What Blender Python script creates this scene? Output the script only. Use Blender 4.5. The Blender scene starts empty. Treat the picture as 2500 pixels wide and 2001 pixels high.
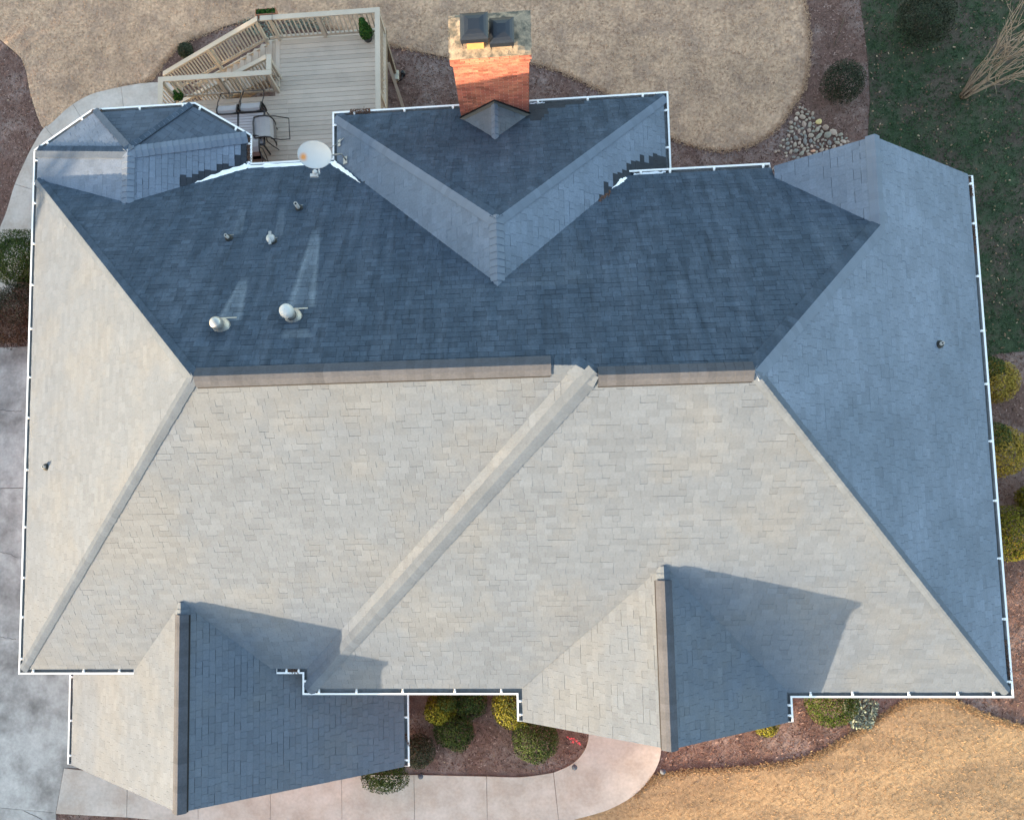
import bpy, math, random
import numpy as np
from mathutils import Vector, Matrix
from mathutils.geometry import delaunay_2d_cdt

random.seed(7); RNG = np.random.default_rng(7)
SC = bpy.context.scene
COL = SC.collection

# ---------------------------------------------------------------- camera
CAM_A, CAM_B, CAM_C, CAM_F = 0.0810, 0.0776, -0.0246, 1828.86
PPX, PPY = 1250 - 109.69, 1000.5 + 111.56
CAM_Z = 17.0
ROT = (Matrix.Rotation(CAM_A, 3, 'X') @ Matrix.Rotation(CAM_B, 3, 'Y') @ Matrix.Rotation(CAM_C, 3, 'Z'))
cd = bpy.data.cameras.new('camera'); cam = bpy.data.objects.new('camera', cd); COL.objects.link(cam)
cam.matrix_world = Matrix.Translation((0, 0, CAM_Z)) @ ROT.to_4x4()
cd.sensor_width = 36; cd.lens = 36 * CAM_F / 2500
cd.shift_x = 109.69 / 2500; cd.shift_y = 111.56 / 2500
cd.clip_start = 0.5; cd.clip_end = 2000
SC.camera = cam

# ---------------------------------------------------------------- sky, sun, exposure
SUN_EL, SUN_AZ = math.radians(7.4), math.radians(235.3)
w = bpy.data.worlds.new("World"); SC.world = w; w.use_nodes = True
wn = w.node_tree.nodes; sky = wn.new('ShaderNodeTexSky'); sky.sky_type = 'NISHITA'; sky.sun_disc = False
sky.sun_elevation = SUN_EL; sky.sun_rotation = SUN_AZ; sky.altitude = 200; sky.air_density = 1.0; sky.dust_density = 1.3; sky.ozone_density = 0.3
w.node_tree.links.new(sky.outputs[0], wn['Background'].inputs[0]); wn['Background'].inputs[1].default_value = 0.15
sd = bpy.data.lights.new('sun', 'SUN'); sd.energy = 2.85; sd.angle = math.radians(0.5); sd.color = (1.0, 0.735, 0.47)
sun = bpy.data.objects.new('sun', sd); COL.objects.link(sun)
sdir = Vector((math.sin(SUN_AZ) * math.cos(SUN_EL), math.cos(SUN_AZ) * math.cos(SUN_EL), math.sin(SUN_EL)))
sun.rotation_euler = (-sdir).to_track_quat('-Z', 'Y').to_euler()
sun.location = sdir * 60
SC.view_settings.view_transform = 'Standard'; SC.view_settings.look = 'None'
SC.view_settings.gamma = 1; SC.view_settings.use_curve_mapping = False
SC.view_settings.exposure = 2.68

# ---------------------------------------------------------------- helpers
def ray(u, v): return ROT @ Vector(((u - PPX) / CAM_F, -(v - PPY) / CAM_F, -1.0))
def at(u, v, z):
    """a point of the place seen at photo pixel u,v at height z"""
    d = ray(u, v); return Vector((0, 0, CAM_Z)) + d * ((z - CAM_Z) / d.z)
def onpl(u, v, n, c):
    d = ray(u, v); n = Vector(n); o = Vector((0, 0, CAM_Z)); return o + d * ((c - n.dot(o)) / n.dot(d))
GF, GN_ = -4.3, -5.1
def G(x, y):
    t = min(1, max(0, (y - 1.0) / 7.0)); t = t * t * (3 - 2 * t); return GF + (GN_ - GF) * t
def gat(u, v):
    z = GN_
    for _ in range(6): p = at(u, v, z); z = G(p.x, p.y)
    return at(u, v, z)

class MB:
    def __init__(s): s.v = []; s.f = []; s.m = []; s.t = []
    def face(s, idx, m=0, t=0.0): s.f.append(idx); s.m.append(m); s.t.append(t)
    def poly(s, pts, m=0, t=0.0):
        b = len(s.v); s.v += [tuple(p) for p in pts]; s.face(tuple(range(b, b + len(pts))), m, t)
    def box(s, lo, hi, m=0, t=0.0, M=None):
        b = len(s.v); x0, y0, z0 = lo; x1, y1, z1 = hi
        P = [(x0, y0, z0), (x1, y0, z0), (x1, y1, z0), (x0, y1, z0), (x0, y0, z1), (x1, y0, z1), (x1, y1, z1), (x0, y1, z1)]
        if M is not None: P = [tuple(M @ Vector(p)) for p in P]
        s.v += P
        for q in ((0, 3, 2, 1), (4, 5, 6, 7), (0, 1, 5, 4), (1, 2, 6, 5), (2, 3, 7, 6), (3, 0, 4, 7)): s.face(tuple(b + i for i in q), m, t)
    def cbox(s, lo, hi, c=0.004, m=0, t=0.0, M=None):
        """box with chamfered top edges"""
        b = len(s.v); x0, y0, z0 = lo; x1, y1, z1 = hi
        P = [(x0, y0, z0), (x1, y0, z0), (x1, y1, z0), (x0, y1, z0), (x0, y0, z1 - c), (x1, y0, z1 - c), (x1, y1, z1 - c), (x0, y1, z1 - c),
             (x0 + c, y0 + c, z1), (x1 - c, y0 + c, z1), (x1 - c, y1 - c, z1), (x0 + c, y1 - c, z1)]
        if M is not None: P = [tuple(M @ Vector(p)) for p in P]
        s.v += P
        for q in ((0, 3, 2, 1), (8, 9, 10, 11), (0, 1, 5, 4), (1, 2, 6, 5), (2, 3, 7, 6), (3, 0, 4, 7), (4, 5, 9, 8), (5, 6, 10, 9), (6, 7, 11, 10), (7, 4, 8, 11)): s.face(tuple(b + i for i in q), m, t)
    def beam(s, a, b_, wd, h, m=0, t=0.0, up=(0, 0, 1)):
        a = Vector(a); b_ = Vector(b_); d = b_ - a; L = d.length; d.normalize()
        up = Vector(up)
        if abs(d.dot(up)) > .99: up = Vector((0, 1, 0))
        sx = d.cross(up).normalized(); uz = sx.cross(d)
        M = Matrix((sx, d, uz)).transposed().to_4x4(); M.translation = a
        s.box((-wd / 2, 0, -h / 2), (wd / 2, L, h / 2), m, t, M)
    def tube(s, pts, r, n=8, m=0, t=0.0, cap=True):
        pts = [Vector(p) for p in pts]; rs = r if isinstance(r, (list, tuple)) else [r] * len(pts); b = len(s.v); ref = None
        for i, p in enumerate(pts):
            d = (pts[min(i + 1, len(pts) - 1)] - pts[max(i - 1, 0)]).normalized()
            if ref is None: ref = d.orthogonal().normalized()
            ref = (ref - d * ref.dot(d)).normalized(); q = d.cross(ref)
            for k in range(n):
                a = 2 * math.pi * k / n; s.v.append(tuple(p + (ref * math.cos(a) + q * math.sin(a)) * rs[i]))
        for i in range(len(pts) - 1):
            for k in range(n):
                k2 = (k + 1) % n; s.face((b + i * n + k, b + i * n + k2, b + (i + 1) * n + k2, b + (i + 1) * n + k), m, t)
        if cap:
            s.face(tuple(b + k for k in reversed(range(n))), m, t); e = b + (len(pts) - 1) * n; s.face(tuple(e + k for k in range(n)), m, t)
    def lathe(s, prof, c, n=20, m=0, t=0.0, M=None, cap=False):
        b = len(s.v); c = Vector(c)
        for (r, z) in prof:
            for k in range(n):
                a = 2 * math.pi * k / n; p = Vector((r * math.cos(a), r * math.sin(a), z))
                if M is not None: p = M @ p
                s.v.append(tuple(c + p))
        for i in range(len(prof) - 1):
            for k in range(n):
                k2 = (k + 1) % n; s.face((b + i * n + k, b + i * n + k2, b + (i + 1) * n + k2, b + (i + 1) * n + k), m, t)
        if cap: e = b + (len(prof) - 1) * n; s.face(tuple(e + k for k in range(n)), m, t)
    def build(s, name, mats, parent=None, smooth=False, **props):
        me = bpy.data.meshes.new(name); me.from_pydata(s.v, [], s.f)
        if not isinstance(mats, (list, tuple)): mats = [mats]
        for k in mats: me.materials.append(k)
        me.polygons.foreach_set('material_index', s.m)
        if any(s.t):
            at_ = me.attributes.new('tone', 'FLOAT', 'FACE'); at_.data.foreach_set('value', s.t)
        if smooth: me.polygons.foreach_set('use_smooth', [True] * len(s.f))
        me.update()
        o = bpy.data.objects.new(name, me); COL.objects.link(o)
        if parent is not None: o.parent = parent
        for k, val in props.items(): o[k] = val
        return o
def numpy_mesh(name, V, F, mat, tone=None, parent=None, **props):
    me = bpy.data.meshes.new(name); n = len(F); k = F.shape[1]
    me.vertices.add(len(V)); me.vertices.foreach_set('co', V.astype(np.float32).ravel())
    me.loops.add(n * k); me.loops.foreach_set('vertex_index', F.astype(np.int32).ravel())
    me.polygons.add(n); me.polygons.foreach_set('loop_start', np.arange(0, n * k, k, dtype=np.int32)); me.polygons.foreach_set('loop_total', np.full(n, k, dtype=np.int32))
    me.materials.append(mat)
    if tone is not None:
        a = me.attributes.new('tone', 'FLOAT', 'FACE'); a.data.foreach_set('value', tone.astype(np.float32))
    me.update(calc_edges=True); me.validate()
    o = bpy.data.objects.new(name, me); COL.objects.link(o)
    if parent is not None: o.parent = parent
    for q, val in props.items(): o[q] = val
    return o
def thing(name, label, cat, loc=(0, 0, 0), group=None):
    o = bpy.data.objects.new(name, None); COL.objects.link(o); o.location = loc; o.empty_display_size = .2
    o['label'] = label; o['category'] = cat
    if group: o['group'] = group
    return o
class Th:
    """a thing: Empty at base; parts are given in world coordinates"""
    def __init__(s, name, label, cat, loc, group=None):
        s.o = thing(name, label, cat, loc, group); s.inv = Matrix.Translation(Vector(loc)).inverted()
    def part(s, mb, name, mats, smooth=False, parent=None, **props):
        o = mb.build(name, mats, parent or s.o, smooth, **props)
        if parent is None: o.matrix_parent_inverse = s.inv
        return o

# ---------------------------------------------------------------- materials
def mat(name, col, rough=.85, metal=0.0, n1=(6, .15), n2=None, bump=(60, .3, .01), tone=0.0, col2=None, c2=(3, .45, .6), tonecol=None, spec=.3, stretch=None, trans=None, extra=None):
    m = bpy.data.materials.new(name); m.use_nodes = True; N = m.node_tree.nodes; L = m.node_tree.links; B = N['Principled BSDF']
    B.inputs['Roughness'].default_value = rough; B.inputs['Metallic'].default_value = metal; B.inputs['Specular IOR Level'].default_value = spec
    g = N.new('ShaderNodeNewGeometry'); pos = g.outputs['Position']
    if stretch:
        vm = N.new('ShaderNodeVectorMath'); vm.operation = 'MULTIPLY'; vm.inputs[1].default_value = stretch; L.new(pos, vm.inputs[0]); spos = vm.outputs[0]
    else: spos = pos
    def noise(sc, det=4, p=pos, r=.6):
        n = N.new('ShaderNodeTexNoise'); n.inputs['Scale'].default_value = sc; n.inputs['Detail'].default_value = det; n.inputs['Roughness'].default_value = r; L.new(p, n.inputs['Vector']); return n.outputs['Fac']
    def math_(op, a, b=None, c=None, clamp=False):
        q = N.new('ShaderNodeMath'); q.operation = op; q.use_clamp = clamp
        for i, x in enumerate((a, b, c)):
            if x is None: continue
            if isinstance(x, (int, float)): q.inputs[i].default_value = x
            else: L.new(x, q.inputs[i])
        return q.outputs[0]
    def mapr(x, a, b, c=0, d=1):
        q = N.new('ShaderNodeMapRange'); q.inputs[1].default_value = a; q.inputs[2].default_value = b; q.inputs[3].default_value = c; q.inputs[4].default_value = d; L.new(x, q.inputs[0]); return q.outputs[0]
    def mix(fac, a, b):
        q = N.new('ShaderNodeMix'); q.data_type = 'RGBA'
        for i, x in ((0, fac), (6, a), (7, b)):
            if hasattr(x, 'is_output') or hasattr(x, 'links'): L.new(x, q.inputs[i])
            elif i == 0: q.inputs[0].default_value = x
            else: q.inputs[i].default_value = (*x, 1)
        return q.outputs[2]
    rgb = N.new('ShaderNodeRGB'); rgb.outputs[0].default_value = (*col, 1); c = rgb.outputs[0]
    if col2 is not None: c = mix(mapr(noise(c2[0], 5, spos), c2[1], c2[2]), c, col2)
    if tonecol is not None:
        ta = N.new('ShaderNodeAttribute'); ta.attribute_name = 'tone'
        cr = N.new('ShaderNodeValToRGB'); e = cr.color_ramp.elements
        while len(e) < len(tonecol): e.new(.5)
        for i, tc in enumerate(tonecol): e[i].position = i / (len(tonecol) - 1); e[i].color = (*tc, 1)
        L.new(ta.outputs['Fac'], cr.inputs[0]); c = cr.outputs[0]
    f = mapr(noise(n1[0], 5, spos), .25, .75, 1 - n1[1], 1 + n1[1])
    if n2: f = math_('MULTIPLY', f, mapr(noise(n2[0], 3), .25, .75, 1 - n2[1], 1 + n2[1]))
    if tone:
        ta = N.new('ShaderNodeAttribute'); ta.attribute_name = 'tone'
        f = math_('MULTIPLY', f, math_('ADD', math_('MULTIPLY', ta.outputs['Fac'], tone), 1.0))
    api = dict(N=N, L=L, noise=noise, math=math_, mapr=mapr, mix=mix, pos=pos, B=B)
    if extra: c = extra(api, c)
    vs = N.new('ShaderNodeVectorMath'); vs.operation = 'SCALE'; L.new(c, vs.inputs[0]); L.new(f, vs.inputs['Scale']); L.new(vs.outputs[0], B.inputs['Base Color'])
    if bump:
        bn = N.new('ShaderNodeBump'); bn.inputs['Strength'].default_value = bump[1]; bn.inputs['Distance'].default_value = bump[2]; L.new(noise(bump[0], 3), bn.inputs['Height']); L.new(bn.outputs[0], B.inputs['Normal'])
    if trans:
        B.inputs['Transmission Weight'].default_value = trans
    return m

SHN = (0.091, 0.116, 0.154)
M_SH = mat('weathered_shingle', SHN, .92, n1=(1.1, .07), n2=(26, .13), bump=(350, .25, .002), tone=.06, spec=.4,
           col2=(.102, .122, .150), c2=(.7, .45, .62))
# north slopes: dark algae growth with clean runs below the metal vents
VENT_RUNS = []
def n_extra(a, c):
    N, L, mth, mapr = a['N'], a['L'], a['math'], a['mapr']
    sx = N.new('ShaderNodeSeparateXYZ'); L.new(a['pos'], sx.inputs[0]); X, Y = sx.outputs[0], sx.outputs[1]
    vm = N.new('ShaderNodeVectorMath'); vm.operation = 'MULTIPLY'; vm.inputs[1].default_value = (2.6, .22, .22); L.new(a['pos'], vm.inputs[0])
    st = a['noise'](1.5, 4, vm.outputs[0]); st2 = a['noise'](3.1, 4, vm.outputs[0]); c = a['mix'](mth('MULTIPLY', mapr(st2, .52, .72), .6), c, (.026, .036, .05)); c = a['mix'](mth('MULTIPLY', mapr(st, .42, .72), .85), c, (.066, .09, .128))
    for (x0, y0, x1, y1, w0, w1, k, hollow) in VENT_RUNS:
        t = mapr(Y, y0, y1); xc = mth('ADD', mth('MULTIPLY', t, x1 - x0), x0); hw = mth('ADD', mth('MULTIPLY', t, w1 - w0), w0)
        d = mth('DIVIDE', mth('ABSOLUTE', mth('SUBTRACT', X, xc)), hw)
        ins = mapr(d, 1.2, .8); inner = mapr(d, .75, .35, 0, hollow); inner = mth('MULTIPLY', inner, mapr(t, .75, .3))
        ends = mth('MULTIPLY', mapr(Y, y0, y0 + .05), mapr(Y, y1 - .35 * (y1 - y0), y1, 1, .0))
        msk = mth('MULTIPLY', mth('MULTIPLY', mth('MULTIPLY', ins, mth('SUBTRACT', 1.0, inner)), ends), k)
        msk = mth('MULTIPLY', msk, mapr(a['noise'](9, 3), .3, .7, .7, 1.0))
        c = a['mix'](msk, c, (.125, .16, .205))
    return c
nN = (0, .69, 1); cN = .69 * 8.479
def run(u0, v0, u1, v1, w0, w1, k, h):
    a = onpl(u0, v0, nN, cN); b = onpl(u1, v1, nN, cN); VENT_RUNS.append((a.x, a.y, b.x, b.y, w0, w1, k, h))
run(735, 752, 776, 545, .27, .07, 1.0, .7)
run(558, 785, 600, 672, .24, .07, .95, .55)
run(578, 575, 598, 500, .12, .05, .35, .3)
run(680, 577, 690, 500, .10, .05, .35, .3)
run(722, 828, 722, 800, .33, .20, .55, 0)
run(1330, 700, 1345, 480, .9, .5, .18, 0)
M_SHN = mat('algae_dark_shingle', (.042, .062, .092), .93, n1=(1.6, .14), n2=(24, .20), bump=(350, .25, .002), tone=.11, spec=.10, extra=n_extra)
M_WET = mat('wet_shingle', (.031, .038, .05), .8, n1=(5, .2), bump=(200, .2, .002), spec=.1)
M_CAPB = mat('light_boost_cap_shingle', (.122, .156, .21), .92, n1=(1.6, .08), n2=(260, .10), bump=(350, .3, .002), tone=.05, spec=.3)  # cap copy lightened to match the light painted into the east and rear slopes
M_CAP = mat('hip_cap_shingle', (.093, .116, .150), .92, n1=(1.6, .10), n2=(22, .12), bump=(350, .3, .002), tone=.05, spec=.12)
M_CAPV = mat('ridge_vent_shingle', (.068, .075, .092), .92, n1=(3, .12), n2=(22, .14), bump=(350, .3, .002), tone=.11, spec=.12)
M_DECKB = mat('roof_underlay', (.014, .015, .017), .95, bump=None)
M_WHITE = mat('white_painted_aluminium', (.78, .79, .80), .45, n1=(3, .04), n2=(30, .04), bump=None, spec=.4)
M_GIN = mat('gutter_inside', (.22, .235, .25), .6, n1=(4, .25), n2=(20, .2), bump=None)
M_DARKG = mat('dark_vent_shade', (.02, .02, .022), .9, bump=None)
M_BRICK = mat('red_brick', (.31, .105, .078), .9, n1=(9, .14), n2=(60, .15), bump=(120, .4, .004), tone=.22, col2=(.38, .15, .10), c2=(3, .45, .65))
M_MORT = mat('mortar', (.48, .36, .29), .95, n1=(12, .15), bump=(90, .4, .004))
M_CROWN = mat('mottled_chimney_crown', (.29, .235, .175), .95, n1=(8, .2), n2=(40, .2), bump=(30, .5, .01), col2=(.10, .095, .08), c2=(6.5, .42, .62))
M_CHCAP = mat('dark_blue_grey_cap', (.02, .026, .037), .42, metal=.3, n1=(5, .12), bump=None, spec=.5)
M_CLAY = mat('clay_flue', (.42, .22, .09), .85, n1=(10, .1))
M_BLACKM = mat('black_metal_flashing', (.022, .024, .028), .4, metal=.4, bump=None, spec=.5)
M_GALV = mat('galvanised_metal', (.36, .37, .37), .45, metal=.55, n1=(7, .12), n2=(40, .08), bump=None, spec=.5)
M_PVC = mat('pale_vent_pipe', (.42, .42, .41), .6, n1=(8, .1), bump=None)
M_RUB = mat('dark_rubber_boot', (.035, .038, .038), .8, bump=None)
M_DISH = mat('dish_white', (.44, .46, .47), .45, n1=(3, .05), bump=None, spec=.4)
M_RUST = mat('rust', (.52, .25, .10), .9, n1=(30, .2), bump=None)
M_DECK = mat('deck_board_taupe', (.50, .42, .35), .75, n1=(1.2, .07), n2=(45, .06), bump=(80, .15, .003), tone=.10, col2=(.43, .365, .305), c2=(1.6, .5, .75))
M_RAIL = mat('rail_paint_tan', (.43, .375, .31), .7, n1=(2, .08), n2=(40, .06), bump=(80, .15, .003), tone=.06)
M_JOIST = mat('deck_underframe', (.22, .18, .14), .85)
M_DFRAME = mat('dark_bronze_tube', (.032, .027, .028), .4, metal=.3, bump=None, spec=.5)
M_SLING = mat('grey_sling_fabric', (.30, .28, .285), .85, n1=(4, .06), n2=(150, .1), bump=(300, .2, .001), stretch=(1, 1, 1))
M_SLATT = mat('table_slat', (.36, .325, .335), .5, n1=(2, .1), bump=None, tone=.06, spec=.5)
M_TERRA = mat('terracotta_trough', (.33, .16, .10), .85)
M_POT = mat('dark_plastic_pot', (.03, .034, .038), .5, bump=None)
M_SOIL = mat('potting_soil', (.05, .035, .025), .95)
M_CONC = mat('pale_concrete', (.46, .415, .38), .9, n1=(1.6, .13), n2=(12, .10), bump=(60, .25, .004), col2=(.40, .34, .295), c2=(1.3, .42, .66))
M_DRIVE = mat('stained_driveway_concrete', (.40, .385, .37), .9, n1=(2.6, .18), n2=(13, .14), bump=(60, .25, .004), col2=(.17, .158, .15), c2=(.7, .42, .66))
M_MULCH = mat('mulch_soil', (.15, .088, .072), .95, n1=(4, .3), n2=(45, .4), bump=(35, .9, .03), col2=(.24, .175, .155), c2=(.9, .45, .65))
M_CHIP = mat('mulch_chip', (.2, .12, .1), .9, n1=(2, .1), bump=None, tonecol=[(.05, .026, .02), (.13, .07, .055), (.23, .14, .115), (.42, .30, .26)])
M_LAWN = mat('dormant_lawn', (.52, .345, .23), .95, n1=(.7, .2), n2=(11, .34), bump=(40, .8, .03), col2=(.38, .255, .18), c2=(1.6, .42, .62))
M_FLAWN = mat('golden_dormant_lawn', (.37, .25, .14), .95, n1=(.9, .16), n2=(11, .36), bump=(40, .8, .03), col2=(.27, .185, .11), c2=(1.3, .42, .62), stretch=(.35, 1.0, 1))
M_FTUFT = mat('golden_grass_blade', (.3, .2, .13), .9, n1=(.6, .15), bump=None, tonecol=[(.12, .08, .045), (.30, .20, .11), (.38, .26, .145), (.43, .31, .18)])
M_TUFT = mat('dormant_grass_blade', (.3, .2, .13), .9, n1=(.6, .15), bump=None, tonecol=[(.16, .10, .068), (.42, .28, .19), (.54, .37, .25), (.60, .44, .32)])
M_GLAWN = mat('green_lawn', (.036, .056, .028), .95, n1=(.8, .3), n2=(30, .45), bump=(40, .9, .03), col2=(.075, .06, .045), c2=(1.3, .42, .6))
M_GTUFT = mat('green_grass_blade', (.04, .08, .03), .9, n1=(.6, .2), bump=None, tonecol=[(.018, .026, .014), (.026, .055, .024), (.038, .085, .034), (.085, .10, .05)])
M_LEAFL = mat('fallen_leaf', (.35, .25, .16), .85, bump=None, tonecol=[(.07, .035, .025), (.13, .075, .045), (.22, .14, .085), (.42, .32, .23)])
M_GROUND = mat('distant_ground', (.16, .13, .085), .95, n1=(.2, .2), n2=(3, .2), bump=None)
M_BARK = mat('pale_bark', (.31, .245, .19), .85, n1=(6, .25), bump=(60, .4, .006))
M_TRUNK = mat('shade_tree_trunk', (.09, .065, .05), .9, n1=(6, .25))
M_SNOW = mat('old_snow', (.86, .90, .95), .6, n1=(8, .05), n2=(50, .04), bump=(25, .5, .01), spec=.3)
M_DEB = mat('gutter_debris', (.10, .06, .045), .95, bump=None, tonecol=[(.035, .022, .018), (.09, .05, .035), (.17, .09, .06)])
M_EDGE = mat('dark_edging_soil', (.07, .05, .045), .95)  # dark soil tone for lawn edge strips and driveway cracks
M_STONE = mat('river_stone', (.4, .38, .35), .7, n1=(14, .12), n2=(60, .06), bump=(40, .2, .004), tonecol=[(.20, .19, .185), (.25, .235, .195), (.36, .30, .24), (.32, .235, .19), (.48, .385, .32)])
M_STONEY = mat('yellow_river_stone', (.62, .50, .24), .7, n1=(14, .1)); M_STONEO = mat('orange_river_stone', (.62, .34, .22), .7, n1=(14, .1))
M_PINK = mat('pink_marking_paint', (.85, .12, .14), .8, bump=None)
M_LIGHT = mat('blue_grey_light_lid', (.085, .10, .13), .7, metal=.0, bump=None)
M_BEIGE = mat('beige_plastic', (.42, .40, .34), .6, bump=None)
def leafmat(name, cols, rough=.6): return mat(name, cols[0], rough, n1=(1.5, .12), bump=None, tonecol=cols, spec=.12)
L_DARK = leafmat('dark_shrub_leaf', [(.014, .02, .013), (.024, .032, .02), (.038, .048, .028), (.055, .062, .04)])
L_GREEN = leafmat('green_shrub_leaf', [(.013, .025, .007), (.026, .048, .011), (.045, .073, .016), (.075, .105, .025)])
L_YEL = leafmat('yellow_green_leaf', [(.04, .05, .006), (.10, .11, .012), (.18, .17, .015), (.29, .24, .022)])
L_GOLD = leafmat('golden_leaf', [(.11, .095, .015), (.23, .18, .03), (.36, .26, .045), (.46, .29, .06)])
L_BROWN = leafmat('bronze_leaf', [(.022, .012, .008), (.045, .022, .015), (.07, .038, .024), (.055, .05, .03)])
L_GREY = leafmat('grey_green_leaf', [(.07, .09, .075), (.12, .15, .125), (.17, .21, .175), (.24, .28, .235)])
L_POT = leafmat('bright_pot_leaf', [(.008, .03, .006), (.016, .06, .010), (.03, .10, .018), (.12, .17, .025)])
L_TREE = leafmat('shade_tree_leaf', [(.02, .03, .015), (.035, .05, .025), (.05, .065, .03), (.08, .08, .05)])

# ================================================================ THE HOUSE ROOF
pS, pNn, pWw, pEe, pB, pG, pL = .6825, .69, .6895, .6912, .7161, .6779, .6969
xL, xR = -11.85, 9.9925
ySL, ySR, yN = -3.3735, -3.86, 8.479
yrL, zrL = 2.59, 4.072; yrR, zrR = 2.343, 4.234
rLx = xL + zrL / pWw; rRx = xR - zrR / pEe
house = thing('house', 'large brick house with grey shingled hip and gable roof seen from above', 'house', (-1, 2, GF))
HINV = Matrix.Translation((-1, 2, GF)).inverted()
def hpart(mb, name, mats, smooth=False, parent=None, **p):
    o = mb.build(name, mats, parent or house, smooth, **p)
    if parent is None: o.matrix_parent_inverse = HINV
    return o
def plane(p0, gx, gy): return lambda x, y: p0[2] + gx * (x - p0[0]) + gy * (y - p0[1])
bayx = -9.113; bz = .722; bgW = bz / (bayx - xL); bgE = bz / (-6.539 - bayx); byA = 8.652
def fit(a, b, c):
    a, b, c = map(Vector, (a, b, c)); n = (b - a).cross(c - a); return (a, -n.x / n.z, -n.y / n.z)
bApex = (bayx, byA, bz)
chx0, chx1, chy0, chy1 = -1.29, .275, 9.23, 10.06
crk = onpl(1207, 250, (0, 1, 0), chy0); ckz = crk.z; ckx = crk.x; cky = 9.638 - ckz / pB
FACES = [
 ('S', [(-11.85, -3.3735), (-9.11, -3.3735), (-7.499, -1.735), (-5.89, -3.3735), (-5.05, -3.3735), (.91, 2.59), (rLx, 2.59)], ((0, ySL, 0), 0, pS), 0),
 ('S', [(-5.05, -3.86), (-5.0, -3.81), (-.2015, -3.81), (2.6435, -1.03), (5.4885, -3.91), (10.04, -3.91), (rRx, yrR), (1.15, yrR)], ((0, ySR, 0), 0, pS), 0),
 ('W', [(-5.05, -3.86), (1.15, yrR), (.91, 2.59), (-5.05, -3.3735)], ((-5.05, 0, 0), pS, 0), 0),
 ('W', [(-11.85, -3.3735), (rLx, 2.59), (-11.85, 8.479)], ((xL, 0, 0), pWw, 0), 0),
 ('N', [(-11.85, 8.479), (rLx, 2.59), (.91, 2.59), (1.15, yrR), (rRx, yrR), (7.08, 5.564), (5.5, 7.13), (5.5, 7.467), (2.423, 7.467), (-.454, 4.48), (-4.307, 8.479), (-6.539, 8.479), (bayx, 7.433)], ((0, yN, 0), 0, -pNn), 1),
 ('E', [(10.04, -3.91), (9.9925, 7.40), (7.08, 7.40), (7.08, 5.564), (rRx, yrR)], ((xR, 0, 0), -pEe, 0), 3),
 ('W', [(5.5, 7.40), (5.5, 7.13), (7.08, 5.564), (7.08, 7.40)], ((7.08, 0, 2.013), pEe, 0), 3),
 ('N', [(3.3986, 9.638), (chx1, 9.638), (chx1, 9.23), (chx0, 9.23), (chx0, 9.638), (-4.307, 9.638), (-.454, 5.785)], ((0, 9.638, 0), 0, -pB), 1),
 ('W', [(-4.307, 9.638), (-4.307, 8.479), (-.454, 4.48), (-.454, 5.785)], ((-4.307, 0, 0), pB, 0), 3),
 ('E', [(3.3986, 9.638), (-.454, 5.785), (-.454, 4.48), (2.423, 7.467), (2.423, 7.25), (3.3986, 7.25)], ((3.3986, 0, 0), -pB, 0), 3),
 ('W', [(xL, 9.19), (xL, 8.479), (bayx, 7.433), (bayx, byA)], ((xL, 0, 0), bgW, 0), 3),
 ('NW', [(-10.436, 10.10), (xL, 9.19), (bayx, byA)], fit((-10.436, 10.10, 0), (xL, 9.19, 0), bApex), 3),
 ('N', [(-7.881, 10.10), (-10.436, 10.10), (bayx, byA)], fit((-7.881, 10.10, 0), (-10.436, 10.10, 0), bApex), 2),
 ('NE', [(-6.539, 9.244), (-7.881, 10.10), (bayx, byA)], fit((-6.539, 9.244, 0), (-7.881, 10.10, 0), bApex), 2),
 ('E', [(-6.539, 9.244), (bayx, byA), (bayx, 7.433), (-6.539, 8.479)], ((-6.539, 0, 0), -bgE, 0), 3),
 ('W', [(-.2015, -4.535), (2.6435, -4.535), (2.6435, -.92), (-.2015, -3.75)], ((-.2015, 0, 0), pG, 0), 0),
 ('E', [(5.4885, -4.535), (5.4885, -3.80), (2.6435, -.92), (2.6435, -4.535)], ((5.4885, 0, 0), -pG, 0), 0),
 ('W', [(-11.759, -6.136), (-7.499, -6.136), (-7.499, -1.65), (-9.11, -3.28), (-9.5, -3.05), (-11.759, -3.1)], ((-7.499, 0, 1.1205), pL, 0), 0),
 ('E', [(-3.166, -6.136), (-3.166, -3.1), (-5.5, -3.05), (-5.89, -3.28), (-7.499, -1.65), (-7.499, -6.136)], ((-7.499, 0, 1.1205), -pL, 0), 0),
 ('W', [(chx0 + .0, 9.23), (ckx, 9.23), (ckx, cky)], None, 0),
 ('E', [(ckx, 9.23), (chx1, 9.23), (ckx, cky)], None, 0),
]
zb = pB * (9.638 - 9.23)
FACES[-2] = ('W', FACES[-2][1], fit((chx0, 9.23, zb), (ckx, 9.23, ckz), (ckx, cky, ckz)), 0)
FACES[-1] = ('E', FACES[-1][1], fit((chx1, 9.23, zb), (ckx, cky, ckz), (ckx, 9.23, ckz)), 0)
def clip_poly(subj, win):
    out = subj
    for i in range(len(win)):
        a, b = win[i], win[(i + 1) % len(win)]; inp = out; out = []
        if not inp: break
        for j in range(len(inp)):
            p, q = inp[j - 1], inp[j]
            sp = (b[0] - a[0]) * (p[1] - a[1]) - (b[1] - a[1]) * (p[0] - a[0]); sq = (b[0] - a[0]) * (q[1] - a[1]) - (b[1] - a[1]) * (q[0] - a[0])
            if (sp >= 0) != (sq >= 0):
                t = sp / (sp - sq); out.append((p[0] + t * (q[0] - p[0]), p[1] + t * (q[1] - p[1])))
            if sq >= 0: out.append(q)
    return out
def area2(p): return sum(p[i - 1][0] * p[i][1] - p[i][0] * p[i - 1][1] for i in range(len(p))) / 2
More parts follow.
